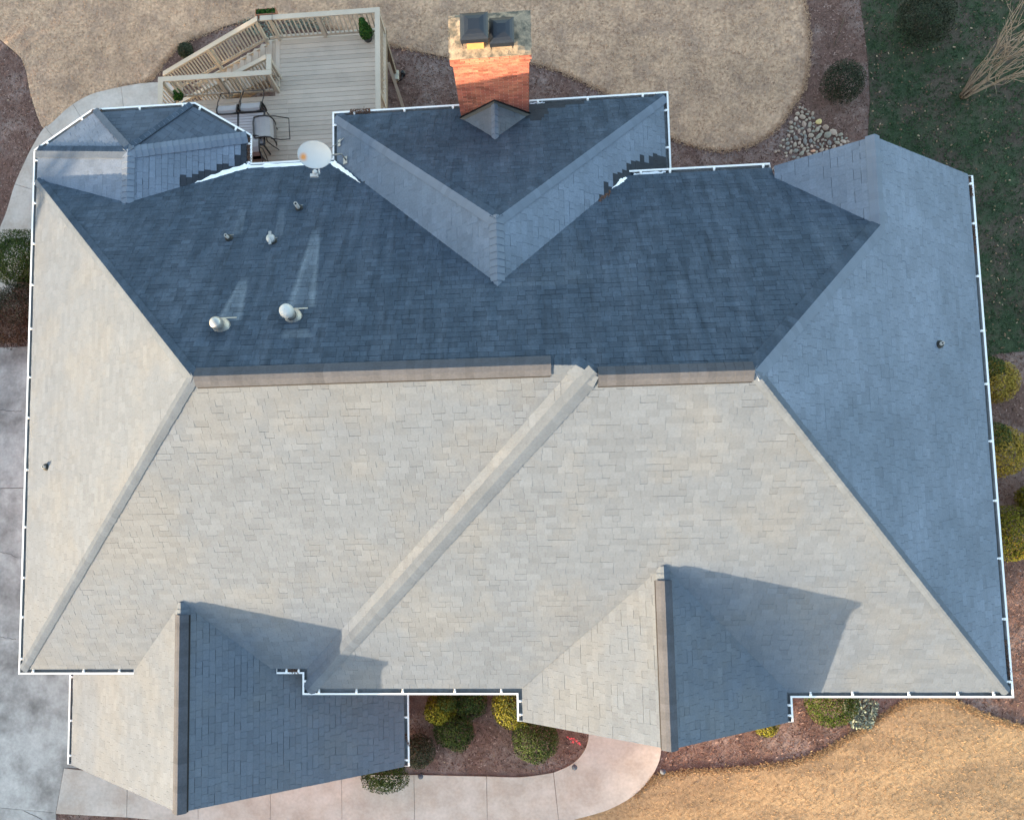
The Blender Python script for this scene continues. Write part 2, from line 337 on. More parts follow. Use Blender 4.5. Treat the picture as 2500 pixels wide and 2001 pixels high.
def inpoly(pt, poly):
    x, y = pt; c = False
    for i in range(len(poly)):
        (x0, y0), (x1, y1) = poly[i - 1], poly[i]
        if (y0 > y) != (y1 > y) and x < (x1 - x0) * (y - y0) / (y1 - y0) + x0: c = not c
    return c
# wet, melted-out areas at the shaded valleys (plan polygons)
def pxpoly(pts, n, c): return [tuple(onpl(u, v, n, c)[:2]) for u, v in pts]
nbE = (bgE, 0, 1); cbE = bgE * -6.539
WET = [(14, pxpoly([(440, 462), (475, 430), (510, 425), (535, 412), (565, 408), (598, 390), (602, 345), (625, 345), (625, 420), (440, 475)], nbE, cbE)),
       (9, pxpoly([(1470, 480), (1490, 455), (1510, 432), (1525, 408), (1560, 400), (1590, 392), (1625, 378), (1660, 376), (1660, 470), (1450, 500)], (pB, 0, 1), pB * 3.3986)),
       (7, pxpoly([(1286, 250), (1400, 232), (1395, 256), (1345, 262), (1325, 275), (1322, 290), (1300, 294), (1280, 280)], (0, pB, 1), pB * 9.638)),
       (8, pxpoly([(850, 415), (875, 440), (905, 470), (925, 492), (915, 500), (870, 455), (840, 420)], (-pB, 0, 1), pB * 4.307))]
EXPO = .138
tabs = []   # (score, verts, faces, mat, tone)
deckmb = MB()
for fi, (nm, poly, (p0, gx, gy), mi) in enumerate(FACES):
    z = plane(p0, gx, gy)
    if area2(poly) < 0: poly = poly[::-1]
    g = math.hypot(gx, gy); up2 = Vector((gx / g, gy / g)); al = Vector((up2.y, -up2.x)); sl = math.sqrt(1 + g * g)
    nrm = Vector((-gx, -gy, 1)).normalized(); off = -.012
    deckmb.poly([Vector((x, y, z(x, y))) + nrm * off for x, y in poly], 0)
    deckmb.poly([Vector((x, y, z(x, y))) + nrm * (off - .12) for x, y in poly[::-1]], 0)
    for i in range(len(poly)):
        a, b = poly[i - 1], poly[i]
        deckmb.poly([Vector((a[0], a[1], z(*a))) + nrm * off, Vector((a[0], a[1], z(*a))) + nrm * (off - .12), Vector((b[0], b[1], z(*b))) + nrm * (off - .12), Vector((b[0], b[1], z(*b))) + nrm * off], 0)
    us = [(Vector(p).dot(al), Vector(p).dot(up2) * sl) for p in poly]
    if area2(us) < 0: us = us[::-1]
    umin, umax = min(p[0] for p in us), max(p[0] for p in us); smin, smax = min(p[1] for p in us), max(p[1] for p in us)
    ngap = {'N': .009, 'S': .0012, 'W': .0012}.get(nm, .003); ug = .0012 if nm in 'SW' else .002; rows = int((smax - smin) / EXPO) + 1; big = fi in (11, 12, 13)
    for r in range(rows):
        s0 = smin + r * EXPO; s1 = s0 + EXPO; u = umin - random.random() * .3
        while u < umax:
            wd = random.choice([.14, .165, .19, .22, .25, .30]) * random.uniform(.92, 1.08); u1 = u + wd
            rect = [(u + ug, s0 + random.choice([0, 0, 0, .006])), (u1 - ug, s0), (u1 - ug, s1 - ngap), (u + ug, s1 - ngap)]
            rect[1] = (rect[1][0], rect[0][1])
            c = clip_poly(us, rect); u = u1
            if len(c) < 3 or abs(area2(c)) < 4e-4: continue
            full = abs(area2(c)) > .96 * (wd - .004) * EXPO
            hh = random.choice([.004, .005, .006, .009]); tone = random.gauss(0, .8)
            tone = max(-1.6, min(1.6, tone)) + (.35 if hh > .008 else 0)
            def P3(uu, ss, h):
                q = al * uu + up2 * (ss / sl); return Vector((q.x, q.y, z(q.x, q.y))) + nrm * h
            vt = [P3(a, b, .001 + hh * (1 - .75 * (b - s0) / EXPO)) for a, b in c]; vb = [P3(a, b, -.011) for a, b in c]; m = len(c)
            fs = [tuple(range(m))] + [((i + 1) % m, i, m + i, m + (i + 1) % m) for i in range(m)]
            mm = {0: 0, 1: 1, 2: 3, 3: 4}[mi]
            if any(fi == k for k, _ in WET):
                q = al * ((rect[0][0] + rect[1][0]) / 2) + up2 * ((s0 + s1) / 2 / sl)
                for k, wp in WET:
                    if fi == k and (inpoly((q.x, q.y), wp) or sum(inpoly(((al * a_ + up2 * (b_ / sl)).x, (al * a_ + up2 * (b_ / sl)).y), wp) for a_, b_ in c) >= 2): mm = 2
            sc = 0
            if full:
                mid = (vt[0] + vt[2]) / 2; d = Vector((0, 0, CAM_Z)) - mid; sc = wd * EXPO * nrm.dot(d) / d.length ** 3
            tabs.append((sc, vt + vb, fs, mm, tone))
M_SHB = mat('light_boost_shingle', (.134, .172, .235), .9, n1=(1.1, .10), n2=(26, .14), bump=(350, .25, .002), tone=.06, spec=.4, col2=(.104, .138, .19), c2=(.35, .40, .62))  # lighter copy of the shingle; missing light on east and rear slopes painted in
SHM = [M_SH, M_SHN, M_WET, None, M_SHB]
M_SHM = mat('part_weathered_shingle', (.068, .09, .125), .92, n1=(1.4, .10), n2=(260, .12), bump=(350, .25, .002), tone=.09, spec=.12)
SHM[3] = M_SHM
hpart(deckmb, 'roof_deck', [M_DECKB])
order = sorted(range(len(tabs)), key=lambda i: -tabs[i][0]); top = set(order[:300])
field = MB()
for i, (sc, vs, fs, mm, tone) in enumerate(tabs):
    if i in top:
        mb = MB(); mb.v = [tuple(v) for v in vs]
        for f in fs: mb.face(f, 0, tone + .0001)
        hpart(mb, 'shingle', [SHM[mm]])
    else:
        b = len(field.v); field.v += [tuple(v) for v in vs]
        for f in fs: field.face(tuple(b + k for k in f), mm, tone + .0001)
hpart(field, 'shingle_field', SHM, kind='stuff')

# ---- hip caps, valleys, ridge vents
def wings(d, nA, nB):
    out = []
    for n in (nA, nB):
        wv = n.cross(d).normalized()
        if wv.z > 0: wv = -wv
        out.append(wv)
    return out
def nor(gx, gy): return Vector((-gx, -gy, 1)).normalized()
NS, NN, NW_, NE_ = nor(0, pS), nor(0, -pNn), nor(pWw, 0), nor(-pEe, 0)
def cap_piece(mb, a, b, WA, WB, w_, lift0, lift1, th, tone, m=0, round_=.012, mN=0):
    up = Vector((0, 0, 1)); nA = (b - a).normalized().cross(WA); nA = nA if nA.z > 0 else -nA; nB = (b - a).normalized().cross(WB); nB = nB if nB.z > 0 else -nB
    base = len(mb.v)
    for (p, lf) in ((a, lift0), (b, lift1)):
        mb.v += [tuple(p + WA * w_ + nA * (lf - th)), tuple(p + WA * w_ + nA * lf), tuple(p + WA * w_ * .3 + nA * (lf + round_ * .6)), tuple(p + up * (lf + round_)), tuple(p + WB * w_ * .3 + nB * (lf + round_ * .6)), tuple(p + WB * w_ + nB * lf), tuple(p + WB * w_ + nB * (lf - th))]
    for k in range(6): mb.face((base + k, base + k + 1, base + 8 + k, base + 7 + k), (mN if k >= 3 else m), tone)
    mb.face(tuple(base + k for k in range(6, -1, -1)), m, tone); mb.face(tuple(base + 7 + k for k in range(7)), m, tone)
def hipcap(lo, hi, nA, nB, w_=.135, ex=.14, name='hip_cap', mt=None):
    lo, hi = Vector(lo), Vector(hi); d = (hi - lo); L = d.length; d.normalize(); WA, WB = wings(d, nA, nB); mb = MB(); n = max(2, int(L / ex))
    for k in range(n):
        a = lo + d * (L * k / n - .01); b = lo + d * (L * (k + 1) / n + .02)
        cap_piece(mb, a, b, WA, WB, w_ + random.uniform(-.005, .005), (.032), .016, .036, random.gauss(0, .7), mN=1 if nB.y > .2 else 0)
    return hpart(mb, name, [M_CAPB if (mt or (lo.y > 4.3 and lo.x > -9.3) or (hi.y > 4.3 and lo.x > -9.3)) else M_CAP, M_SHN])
hipcap((xL, ySL, 0), (rLx, yrL, zrL), NW_, NS, .115)
hipcap((xL + .03, yN - .03, .02), (rLx, yrL, zrL), NW_, NN)
hipcap((10.02, -3.9, -.02), (rRx, yrR, zrR), NE_, NS, .115)
hipcap((7.08, 5.564, 2.013), (rRx, yrR, zrR), NE_, NN, .19, mt=1)
hipcap((-5.05, -3.86, 0), (1.20, yrR + .05, zrR + .03), nor(pS, 0), NS, .17)
hipcap((.40, yrL, zrL), (.98, yrL - .03, zrL + .02), NS, NN, .16)
hipcap((.86, 2.60, 4.07), (1.26, yrR - .02, zrR + .02), nor(pS, 0), NN, .19)
hipcap((7.08, 7.42, 2.013), (7.08, 5.5, 2.013), NE_, nor(pEe, 0), .15)
nBW, nBN, nBE = nor(pB, 0), nor(0, -pB), nor(-pB, 0)
hipcap((-4.307, 9.638, 0), (-.454, 5.785, 2.759), nBW, nBN, .16)
hipcap((3.3986, 9.638, 0), (-.454, 5.785, 2.759), nBE, nBN, .16)
hipcap((-.454, 4.42, 2.76), (-.454, 5.85, 2.76), nBE, nBW, .16)
bA = Vector(bApex)
fN = lambda i: nor(FACES[i][2][1], FACES[i][2][2])
for c, i, j in (((xL, 9.19, 0), 10, 11), ((-10.436, 10.10, 0), 11, 12), ((-7.881, 10.10, 0), 12, 13), ((-6.539, 9.244, 0), 13, 14)): hipcap(c, bA, fN(i), fN(j), .16)
hipcap((bayx, 7.42, bz), (bayx, byA + .05, bz), fN(10), fN(14), .15)
hipcap((ckx, cky - .03, ckz), (ckx, 9.22, ckz), fN(-2), fN(-1), .08)
hipcap((2.6435, -1.05, 1.929), (2.6435, -1.35, 1.929), nor(pG, 0), nor(-pG, 0), .15)
hipcap((-7.499, -1.75, 1.121), (-7.499, -2.05, 1.121), nor(pL, 0), nor(-pL, 0), .15)
def ridge_vent(a, b, nA, nB, w_=.165, ex=.145):
    a, b = Vector(a), Vector(b); d = b - a; L = d.length; d.normalize(); WA, WB = wings(d, nA, nB)
    base = MB(); cap_piece(base, a, b, WA, WB, w_ + .045, .014, .014, .02, 0, 0, .01)  # base coloured dark and widened past the caps as a shadow line
    v = hpart(base, 'ridge_vent', [M_DARKG]); n = int(L / ex); proto = {}
    for k in range(n):
        p = a + d * (L * k / n); q = a + d * (L * (k + 1) / n + .012)
        mb = MB(); cap_piece(mb, p, q, WA, WB, w_, .064, .058, .012, random.gauss(0, .6) + .001, 0, .02)
        mb.build('cap_shingle', [M_CAPV], v)
ridge_vent((rLx + .04, yrL, zrL), (.47, yrL, zrL), NS, NN, .175)
ridge_vent((1.27, yrR, zrR), (rRx - .02, yrR, zrR), NS, NN, .165)
ridge_vent((2.6435, -4.56, 1.929), (2.6435, -1.33, 1.929), nor(pG, 0), nor(-pG, 0), .15)
ridge_vent((-7.499, -6.16, 1.1205), (-7.499, -2.02, 1.1205), nor(pL, 0), nor(-pL, 0), .145)

# ---- gutters with hangers
PROF = [(-.02, -.03), (-.02, -.125), (.075, -.125), (.092, -.075), (.122, -.05), (.122, -.018), (.082, -.018), (.082, -.026), (.114, -.026), (.114, -.046), (.086, -.07), (.07, -.12), (-.015, -.12), (-.015, -.03)]
def gutter(a, b, m0=0.0, m1=0.0, hang=(), axis='u', extra_len=(0, 0), fascia=True):
    """a->b with the outside on the right of travel; m0/m1 mitre (tan of half the turn)"""
    a, b = Vector(a), Vector(b); d = (b - a).normalized(); o = Vector((d.y, -d.x, 0)).normalized()
    mb = MB(); n = len(PROF)
    for (p, m, sg) in ((a, m0, -1), (b, m1, 1)):
        for (q, z_) in PROF: mb.v.append(tuple(p + o * q + Vector((0, 0, z_)) + d * (sg * m * q)))
    for k in range(n):
        k2 = (k + 1) % n; mb.face((k, k2, n + k2, n + k), 1 if k >= 8 else 0)
    if m0 == 0: mb.box((0, 0, 0), (1, 1, 1), 0, 0, Matrix(((o.x * .142, d.x * .006, 0, a.x + o.x * -.02), (o.y * .142, d.y * .006, 0, a.y + o.y * -.02), (0, 0, .107, a.z - .125), (0, 0, 0, 1))))
    if m1 == 0: mb.box((0, 0, 0), (1, 1, 1), 0, 0, Matrix(((o.x * .142, d.x * -.006, 0, b.x + o.x * -.02), (o.y * .142, d.y * -.006, 0, b.y + o.y * -.02), (0, 0, .107, b.z - .125), (0, 0, 0, 1))))
    g = hpart(mb, 'gutter', [M_WHITE, M_GIN])
    for h in hang:
        # photo coordinate along the run -> point on it
        if axis == 'u': p = at(h, 0, a.z)
        best = None
        lo, hi = 0.0, (b - a).length
        def uv(s):
            P = a + d * s + o * .06; L_ = ROT.transposed() @ (P - Vector((0, 0, CAM_Z))); return (PPX + CAM_F * L_.x / -L_.z, PPY - CAM_F * L_.y / -L_.z)
        k = 0 if axis == 'u' else 1
        u0, u1 = uv(lo)[k], uv(hi)[k]; s = (h - u0) / (u1 - u0) * hi; s = min(max(s, .05), hi - .05)
        P = a + d * s
        hb = MB(); M = Matrix(((d.x, o.x, 0, P.x), (d.y, o.y, 0, P.y), (0, 0, 1, P.z), (0, 0, 0, 1)))
        hb.cbox((-.02, -.012, -.034), (.02, .10, -.010), .008, 0, 0, M)
        hb.cbox((-.026, .03, -.012), (.026, .085, 0.002), .008, 0, 0, M)
        hb.build('gutter_hanger', [M_WHITE], g)
    if fascia:
        fb = MB(); e0 = -a_ if (a_ := 0) else 0
        M = Matrix(((d.x, o.x, 0, a.x), (d.y, o.y, 0, a.y), (0, 0, 1, a.z), (0, 0, 0, 1)))
        fb.box((.0, -.05, -.24), ((b - a).length, -.023, -.05), 0, 0, M); hpart(fb, 'fascia', [M_WHITE])
    return g
T45 = 1.0
gutter((xL, 9.19, 0), (xL, ySL, 0), -.0 + .27, T45, [392, 452, 502, 605, 709, 818, 938, 1037, 1163, 1300, 1420, 1512, 1609], 'v')
gutter((xL, ySL, 0), (-9.15, ySL, 0), T45, 0, [80, 204, 291], 'u')
gutter((-5.78, ySL, 0), (-5.05, ySL, 0), 0, -T45, [699, 729], 'u', fascia=False)
gutter((-5.05, ySL, 0), (-5.05, -3.84, 0), -T45, T45, [1662], 'v')
gutter((-5.05, -3.84, 0), (-.2015, -3.84, 0), T45, -T45, [779, 872, 986, 1113, 1225], 'u')
gutter((-.2015, -3.84, 0), (-.2015, -4.535, 0), -T45, 0, [1711, 1744], 'v')
gutter((5.4885, -4.535, 0), (5.4885, -3.90, 0), 0, -T45, [1746, 1721], 'v')
gutter((5.4885, -3.90, 0), (10.03, -3.90, 0), -T45, T45, [1981, 2085, 2223, 2342, 2428], 'u')
gutter((10.03, -3.90, 0), (9.9925, 7.38, 0), T45, 0, [1665, 1519, 1376, 1238, 1094, 954, 822, 685, 551, 449], 'v')
gutter((5.5, 7.467, .7), (2.40, 7.467, .7), 0, 0, [1864, 1745, 1637, 1565], 'u')
gutter((3.3986, 7.62, 0), (3.3986, 9.638, 0), 0, T45, [360, 269], 'v')
gutter((3.3986, 9.638, 0), (chx1 + .02, 9.638, 0), T45, 0, [1570, 1436, 1313], 'u')
gutter((chx0 - .02, 9.638, 0), (-4.307, 9.638, 0), 0, T45, [1106, 988, 865], 'u')
gutter((-4.307, 9.638, 0), (-4.307, 8.479, 0), T45, -T45, [305], 'v')
gutter((-4.307, 8.479, 0), (-6.539, 8.479, 0), -T45, -T45, [], 'u')
gutter((-6.539, 8.479, 0), (-6.539, 9.244, 0), -T45, .62, [396, 351], 'v')
gutter((-6.539, 9.244, 0), (-7.881, 10.10, 0), .62, .28, [576, 488], 'u')
gutter((-7.881, 10.10, 0), (-10.436, 10.10, 0), .28, .28, [446, 341, 240], 'u')
gutter((-10.436, 10.10, 0), (xL, 9.19, 0), .28, .62, [199, 115], 'u')
zl = 1.1205 - pL * (11.759 - 7.499); zr = 1.1205 - pL * (7.499 - 3.166)
gutter((-11.759, -3.5, zl), (-11.759, -6.136, zl), 0, 0, [1652, 1759, 1844], 'v')
gutter((-3.166, -6.136, zr), (-3.166, -3.7, zr), 0, 0, [1855, 1751], 'v')

# ---- rake boards and walls
M_WALL = mat('house_brick_wall', (.36, .14, .09), .9, n1=(5, .12), n2=(40, .12), bump=(60, .3, .006))
def rake(pts):
    mb = MB(); mb.box
    for a, b in zip(pts[:-1], pts[1:]):
        a, b = Vector(a), Vector(b); dn = Vector((0, 0, -.2))
        for off in (0,):
            mb.poly([a + Vector((0, -.0, -.03)), a + dn, b + dn, b + Vector((0, 0, -.03))]); th = Vector((0, .03 if a.y < 0 else -.03, 0))
            mb.poly([b + th + Vector((0, 0, -.03)), b + dn + th, a + dn + th, a + th + Vector((0, 0, -.03))])
            mb.poly([a + dn, a + dn + th, b + dn + th, b + dn])
    return hpart(mb, 'rake_board', [M_WHITE])
rake([(-11.75, -6.13, zl), (-7.499, -6.13, 1.12), (-3.17, -6.13, zr)])
rake([(-.20, -4.53, 0), (2.6435, -4.53, 1.929), (5.4885, -4.53, 0)])
rake([(5.5, 7.395, .92), (7.08, 7.395, 2.013), (9.99, 7.395, 0)])
def prism(poly, z0, tops):
    mb = MB(); n = len(poly); mb.v += [(x, y, z0) for x, y in poly] + [(x, y, t) for (x, y), t in zip(poly, tops)]
    for k in range(n):
        k2 = (k + 1) % n; mb.face((k, k2, n + k2, n + k))
    return mb
def wall(poly, z0, tops): hpart(prism(poly, z0, tops), 'wall', [M_WALL])
I = .42
wall([(xL + I, ySL + I), (-5.05 + I, ySL + I), (-5.05 + I, -3.86 + I), (xR - I, -3.91 + I), (xR - I, 6.95), (5.9, 6.95), (2.8, 6.95), (2.8, 7.0), (-4.3, 8.0), (-7.9, 8.0), (xL + I, 8.0)], GN_, [-.17] * 11)
wall([(-4.307 + I, 6.9), (3.3986 - I, 6.9), (3.3986 - I, 9.638 - I), (-4.307 + I, 9.638 - I)], GN_, [-.17] * 4)
wall([(xL + I + .02, 7.9), (-7.95, 7.9), (-7.95, 9.3), (-8.3, 9.68), (-10.3, 9.68), (xL + I + .02, 9.0)], GN_, [-.17] * 6)
wall([(-11.3, -5.7), (-7.499, -5.7), (-3.62, -5.7), (-3.62, -3.1), (-11.3, -3.1)], GF - .2, [zl + .12, .9, zr + .12, zr + .1, zl + .1])
wall([(.25, -4.15), (2.6435, -4.15), (5.04, -4.15), (5.04, -3.3), (.25, -3.3)], GF - .2, [.1, 1.7, .1, .1, .1])
gm = MB(); gm.poly([(5.9, 6.96, .6), (9.57, 6.96, -.17), (9.57, 6.96, .05), (7.08, 6.96, 1.75), (5.9, 6.96, 1.0)]); hpart(gm, 'wall', [M_WALL])
sof = MB()
for (x0, y0, x1, y1, zz) in ((xL + .03, ySL + .03, -9.3, ySL + I + .1, -.2), (xL + .03, ySL + .5, xL + I + .1, 9.1, -.2), (-5.0, -3.8, -.2, -3.3, -.2), (5.49, -3.88, 9.95, -3.4, -.2), (xR - I - .1, -3.3, xR - .03, 7.35, -.2)):
    sof.box((x0, y0, zz), (x1, y1, zz + .02))
hpart(sof, 'soffit', [M_WHITE])

# ---- chimney
chm = MB(); chm.box((chx0 + .008, chy0 + .008, GN_), (chx1 - .008, chy1 - .008, 2.62))
chimney = hpart(chm, 'chimney', [M_MORT], label='tall red brick chimney with mottled crown on the north roof edge')
BH, BG, BLn = .0575, .0095, .194
bricks = []
def brick_face(side, z0, z1, out):
    zc = int(z0 / (BH + BG))
    while (zc + 1) * (BH + BG) <= z1 + .001:
        zz = zc * (BH + BG)
        if side in 'SN': a0, a1 = chx0 - out, chx1 + out
        else: a0, a1 = chy0 - out, chy1 + out
        x = a0 - (BLn / 2 if zc % 2 else 0)
        while x < a1 - .02:
            p, q = max(x, a0), min(x + BLn, a1)
            if q - p > .03:
                pr = random.uniform(-.002, .002); tn = random.gauss(0, .8)
                if side == 'S': bx = ((p, chy0 - out + pr, zz), (q, chy0 - out + .09, zz + BH))
                elif side == 'N': bx = ((p, chy1 + out - .09, zz), (q, chy1 + out + pr, zz + BH))
                elif side == 'W': bx = ((chx0 - out + pr, max(p, chy0 - out + .093), zz), (chx0 - out + .09, min(q, chy1 + out - .093), zz + BH))
                else: bx = ((chx1 + out - .09, max(p, chy0 - out + .093), zz), (chx1 + out + pr, min(q, chy1 + out - .093), zz + BH))
                if bx[1][1] > bx[0][1] + .01: bricks.append((side, bx, tn))
            x += BLn + BG
        zc += 1
brick_face('S', .0, 2.345, 0); brick_face('W', -.3, 2.345, 0); brick_face('E', -.3, 2.345, 0); brick_face('N', -5.1, 2.345, 0)
for i, o_ in enumerate((.02, .045, .045, .045)):
    for s_ in 'SNWE': brick_face(s_, 2.347 + i * .067 - .001, 2.347 + (i + 1) * .067 + .0, o_)
cnt = 0; bf = MB()
for side, (lo, hi), tn in sorted(bricks, key=lambda b: (b[0] != 'S', -b[1][0][2])):
    if side == 'S' and cnt < 300:
        mb = MB(); mb.cbox(lo, hi, .003, 0, tn + .001); mb.build('brick', [M_BRICK], chimney); cnt += 1
    else: bf.cbox(lo, hi, .003, 0, tn + .001)
bf.build('brick_field', [M_BRICK], chimney, kind='stuff')
cr = MB(); n = 12
cx0, cx1, cy0, cy1, cz = chx0 - .05, chx1 + .05, chy0 - .05, chy1 + .05, 2.615
for i in range(n + 1):
    for j in range(n + 1):
        a, b = i / n, j / n; edge = min(a, 1 - a, b, 1 - b)
        cr.v.append((cx0 + (cx1 - cx0) * a + random.uniform(-.006, .006), cy0 + (cy1 - cy0) * b + random.uniform(-.008, .008), cz + .03 + .09 * min(1, edge * 5) + random.uniform(-.006, .006)))
for i in range(n):
    for j in range(n): k = i * (n + 1) + j; cr.face((k, k + n + 1, k + n + 2, k + 1))
cr.box((cx0 + .01, cy0 + .01, cz - .005), (cx1 - .01, cy1 - .01, cz + .034))
cr.build('chimney_crown', [M_CROWN], chimney)
for (x0, x1, y0, y1, zt) in ((-1.06, -.52, 9.20, 9.74, 3.28), (-.50, -.02, 9.22, 9.74, 3.08)):
    fl = MB(); cxm, cym = (x0 + x1) / 2, (y0 + y1) / 2; r = .17
    fl.box((cxm - r, cym - r + .02, cz + .08), (cxm + r, cym + r + .02, zt - .2)); fl.build('flue_liner', [M_CLAY], chimney)
    cp = MB(); b0 = 0
    def ringpts(dx, dz, k=0): return [(x0 + dx, y0 + dx, dz), (x1 - dx, y0 + dx, dz), (x1 - dx, y1 - dx, dz), (x0 + dx, y1 - dx, dz)]
    rings = [ringpts(.004, zt - .20), ringpts(.0, zt - .11), ringpts(-.004, zt - .075), ringpts(.03, zt - .05), ringpts(.08, zt - .022), ringpts(.16, zt), ]
    for rr in rings: cp.v += rr
    for i in range(5):
        for k in range(4): k2 = (k + 1) % 4; cp.face((i * 4 + k, i * 4 + k2, i * 4 + 4 + k2, i * 4 + 4 + k))
    cp.face((20, 21, 22, 23)); cp.face((3, 2, 1, 0))
    cc = cp.build('chimney_cap', [M_CHCAP], chimney)
    for (px_, py_) in ((x0 + .03, y0 + .03), (x1 - .03, y0 + .03), (x1 - .03, y1 - .03), (x0 + .03, y1 - .03)):
        lg = MB(); lg.beam((px_, py_, zt - .3), (px_, py_, zt - .19), .02, .01); lg.build('cap_bracket', [M_BLACKM], cc)
fls = MB()
for a, b in (((chx0 - .04, chy0 - .004, zb - .02), (ckx, chy0 - .004, ckz + .02)), ((ckx, chy0 - .004, ckz + .02), (chx1 + .04, chy0 - .004, zb - .02))):
    a, b = Vector(a), Vector(b)
    fls.poly([a, b, b + Vector((0, 0, .10)), a + Vector((0, 0, .10))]); fls.poly([a + Vector((0, -.07, -.0)), b + Vector((0, -.07, -.0)), b + Vector((0, 0, .03)), a + Vector((0, 0, .03))])
fls.build('step_flashing', [M_BLACKM], chimney)

# ---- roof vents (parts of the roof)
def slopeM(gx, gy, P):
    n_ = nor(gx, gy); yv = Vector((gx, gy, gx * gx + gy * gy)).normalized(); xv = yv.cross(n_); M = Matrix((xv, yv, n_)).transposed().to_4x4(); M.translation = P; return M
def turbine(u, v, h, rcap, label, pipe_r=.085, matc=M_GALV):
    P = onpl(u, v, nN, cN); M = slopeM(0, -pNn, P)
    mb = MB(); mb.cbox((-.24, -.25, .012), (.24, -.215, .017), .002, 0, 0, M)   # exposed low edge of the flange
    mb.lathe([(.17, -.0), (.165, .06), (.12, .12), (.1, .16)], P + Vector((0, 0, -.01)), 24)
    top_ = hpart(mb, 'vent_flashing', [M_GALV], smooth=False)
    # shingles lap over the upper half of the flange
    st = MB(); st.lathe([(pipe_r, .0), (pipe_r, h - .12)], P, 20); st.build('vent_pipe', [M_GALV], top_, True)
    cp = MB(); pr = [(rcap * .75, h - .15), (rcap * .97, h - .12), (rcap, h - .08), (rcap * .96, h - .02), (rcap * .82, h + .025), (rcap * .55, h + .05), (rcap * .25, h + .06), (.004, h + .062)]
    cp.lathe(pr, P, 28); cp.build('vent_cap', [matc], top_, True); top_['label'] = label
turbine(717, 774, .50, .135, 'domed metal roof vent, the larger right one of two', matc=M_DISH)
turbine(542, 797, .32, .125, 'domed metal roof vent, the lower left one of two')
def stack(P, gx, gy, h, r, label, boot=True, hood=False):
    M = slopeM(gx, gy, P); mb = MB(); mb.cbox((-.07, -.13, .012), (.07, -.12, .015), .001, 0, 0, M); f_ = hpart(mb, 'pipe_flashing', [M_GALV if gy < 0 else M_SH], label=label)
    rb = MB(); rb.lathe([(.085, -.02), (.08, .05), (r + .012, .10)], P, 18); rb.build('pipe_boot', [M_RUB], f_, True)
    pp = MB(); pp.lathe([(r, 0), (r, h), (r - .008, h), (r - .008, h - .1)], P, 18); pp.lathe([(r - .009, h - .05), (.001, h - .05)], P, 18, 1); pp.build('vent_pipe', [M_PVC, M_DARKG], f_, True)
    if hood:
        hb = MB(); hb.box((-.03, -.14, h - .02), (.03, .14, h + .0), 0, 0, Matrix.Translation(P)); hb.lathe([(.10, h - .06), (.09, h - .02), (.03, h + .01), (.001, h + .012)], P, 16); hb.build('vent_hood', [M_GALV], f_)
stack(onpl(731, 510, nN, cN), 0, -pNn, .30, .04, 'slim white plumbing vent pipe with a dark boot')
stack(onpl(560, 583, nN, cN), 0, -pNn, .22, .034, 'small plumbing vent pipe with a dark boot, left of the hooded one')
stack(onpl(668, 590, nN, cN), 0, -pNn, .24, .05, 'hooded metal vent with a split cap', hood=True)
stack(onpl(115, 1140, (-pWw, 0, 1), -pWw * xL), pWw, 0, .16, .03, 'short dark plumbing vent on the sunlit west slope')
stack(onpl(2292, 841, (pEe, 0, 1), pEe * xR), -pEe, 0, .16, .035, 'short plumbing vent on the shaded east slope')

# ================================================================ GROUND
def dense(poly, step=.4):
    out = []
    for i in range(len(poly)):
        a, b = Vector(poly[i]), Vector(poly[(i + 1) % len(poly)]); n = max(1, int((b - a).length / step))
        for k in range(n): out.append(tuple(a + (b - a) * k / n))
    return out
def smoothpoly(pts, closed=True, n=5):
    """Catmull-Rom through px points"""
    out = []; m = len(pts)
    for i in range(m - 1):
        p0, p1, p2, p3 = pts[max(i - 1, 0)], pts[i], pts[i + 1], pts[min(i + 2, m - 1)]
        for k in range(n):
            t = k / n; out.append(tuple(.5 * ((2 * p1[j]) + (-p0[j] + p2[j]) * t + (2 * p0[j] - 5 * p1[j] + 4 * p2[j] - p3[j]) * t * t + (-p0[j] + 3 * p1[j] - 3 * p2[j] + p3[j]) * t ** 3) for j in (0, 1)))
    out.append(tuple(pts[-1])); return out
def gp(pts): return [tuple(gat(u, v)[:2]) for u, v in pts]
def sheet(name, poly, lift, mats, grid=1.0, thick=.06, parent=None, rough=0.0, **props):
    P = dense(poly); n = len(P); xs = [p[0] for p in P]; ys = [p[1] for p in P]; extra = []
    gx_ = np.arange(min(xs) + grid / 2, max(xs), grid); gy_ = np.arange(min(ys) + grid / 2, max(ys), grid)
    if len(gx_) * len(gy_) < 40000:
        for x in gx_:
            for y in gy_:
                if inpoly((x, y), poly): extra.append((x, y))
    vs = [Vector(p) for p in P + extra]; ed = [(i, (i + 1) % n) for i in range(n)]
    V, E_, F, *_ = delaunay_2d_cdt(vs, ed, [list(range(n))], 1, 1e-5)
    mb = MB(); mb.v = [(v.x, v.y, G(v.x, v.y) + lift) for v in V]
    for f in F:
        a, b, c = (V[i] for i in f[:3])
        mb.face(tuple(f) if (b - a).cross(c - a) > 0 else tuple(reversed(f)))
    if thick:
        cw = area2(P) < 0; Q = P[::-1] if cw else P
        for i in range(n):
            a, b = Q[i], Q[(i + 1) % n]; za, zb_ = G(*a) + lift, G(*b) + lift
            mb.poly([(a[0], a[1], za - thick), (b[0], b[1], zb_ - thick), (b[0], b[1], zb_), (a[0], a[1], za)])
    o = mb.build(name, mats, parent, **props); return o
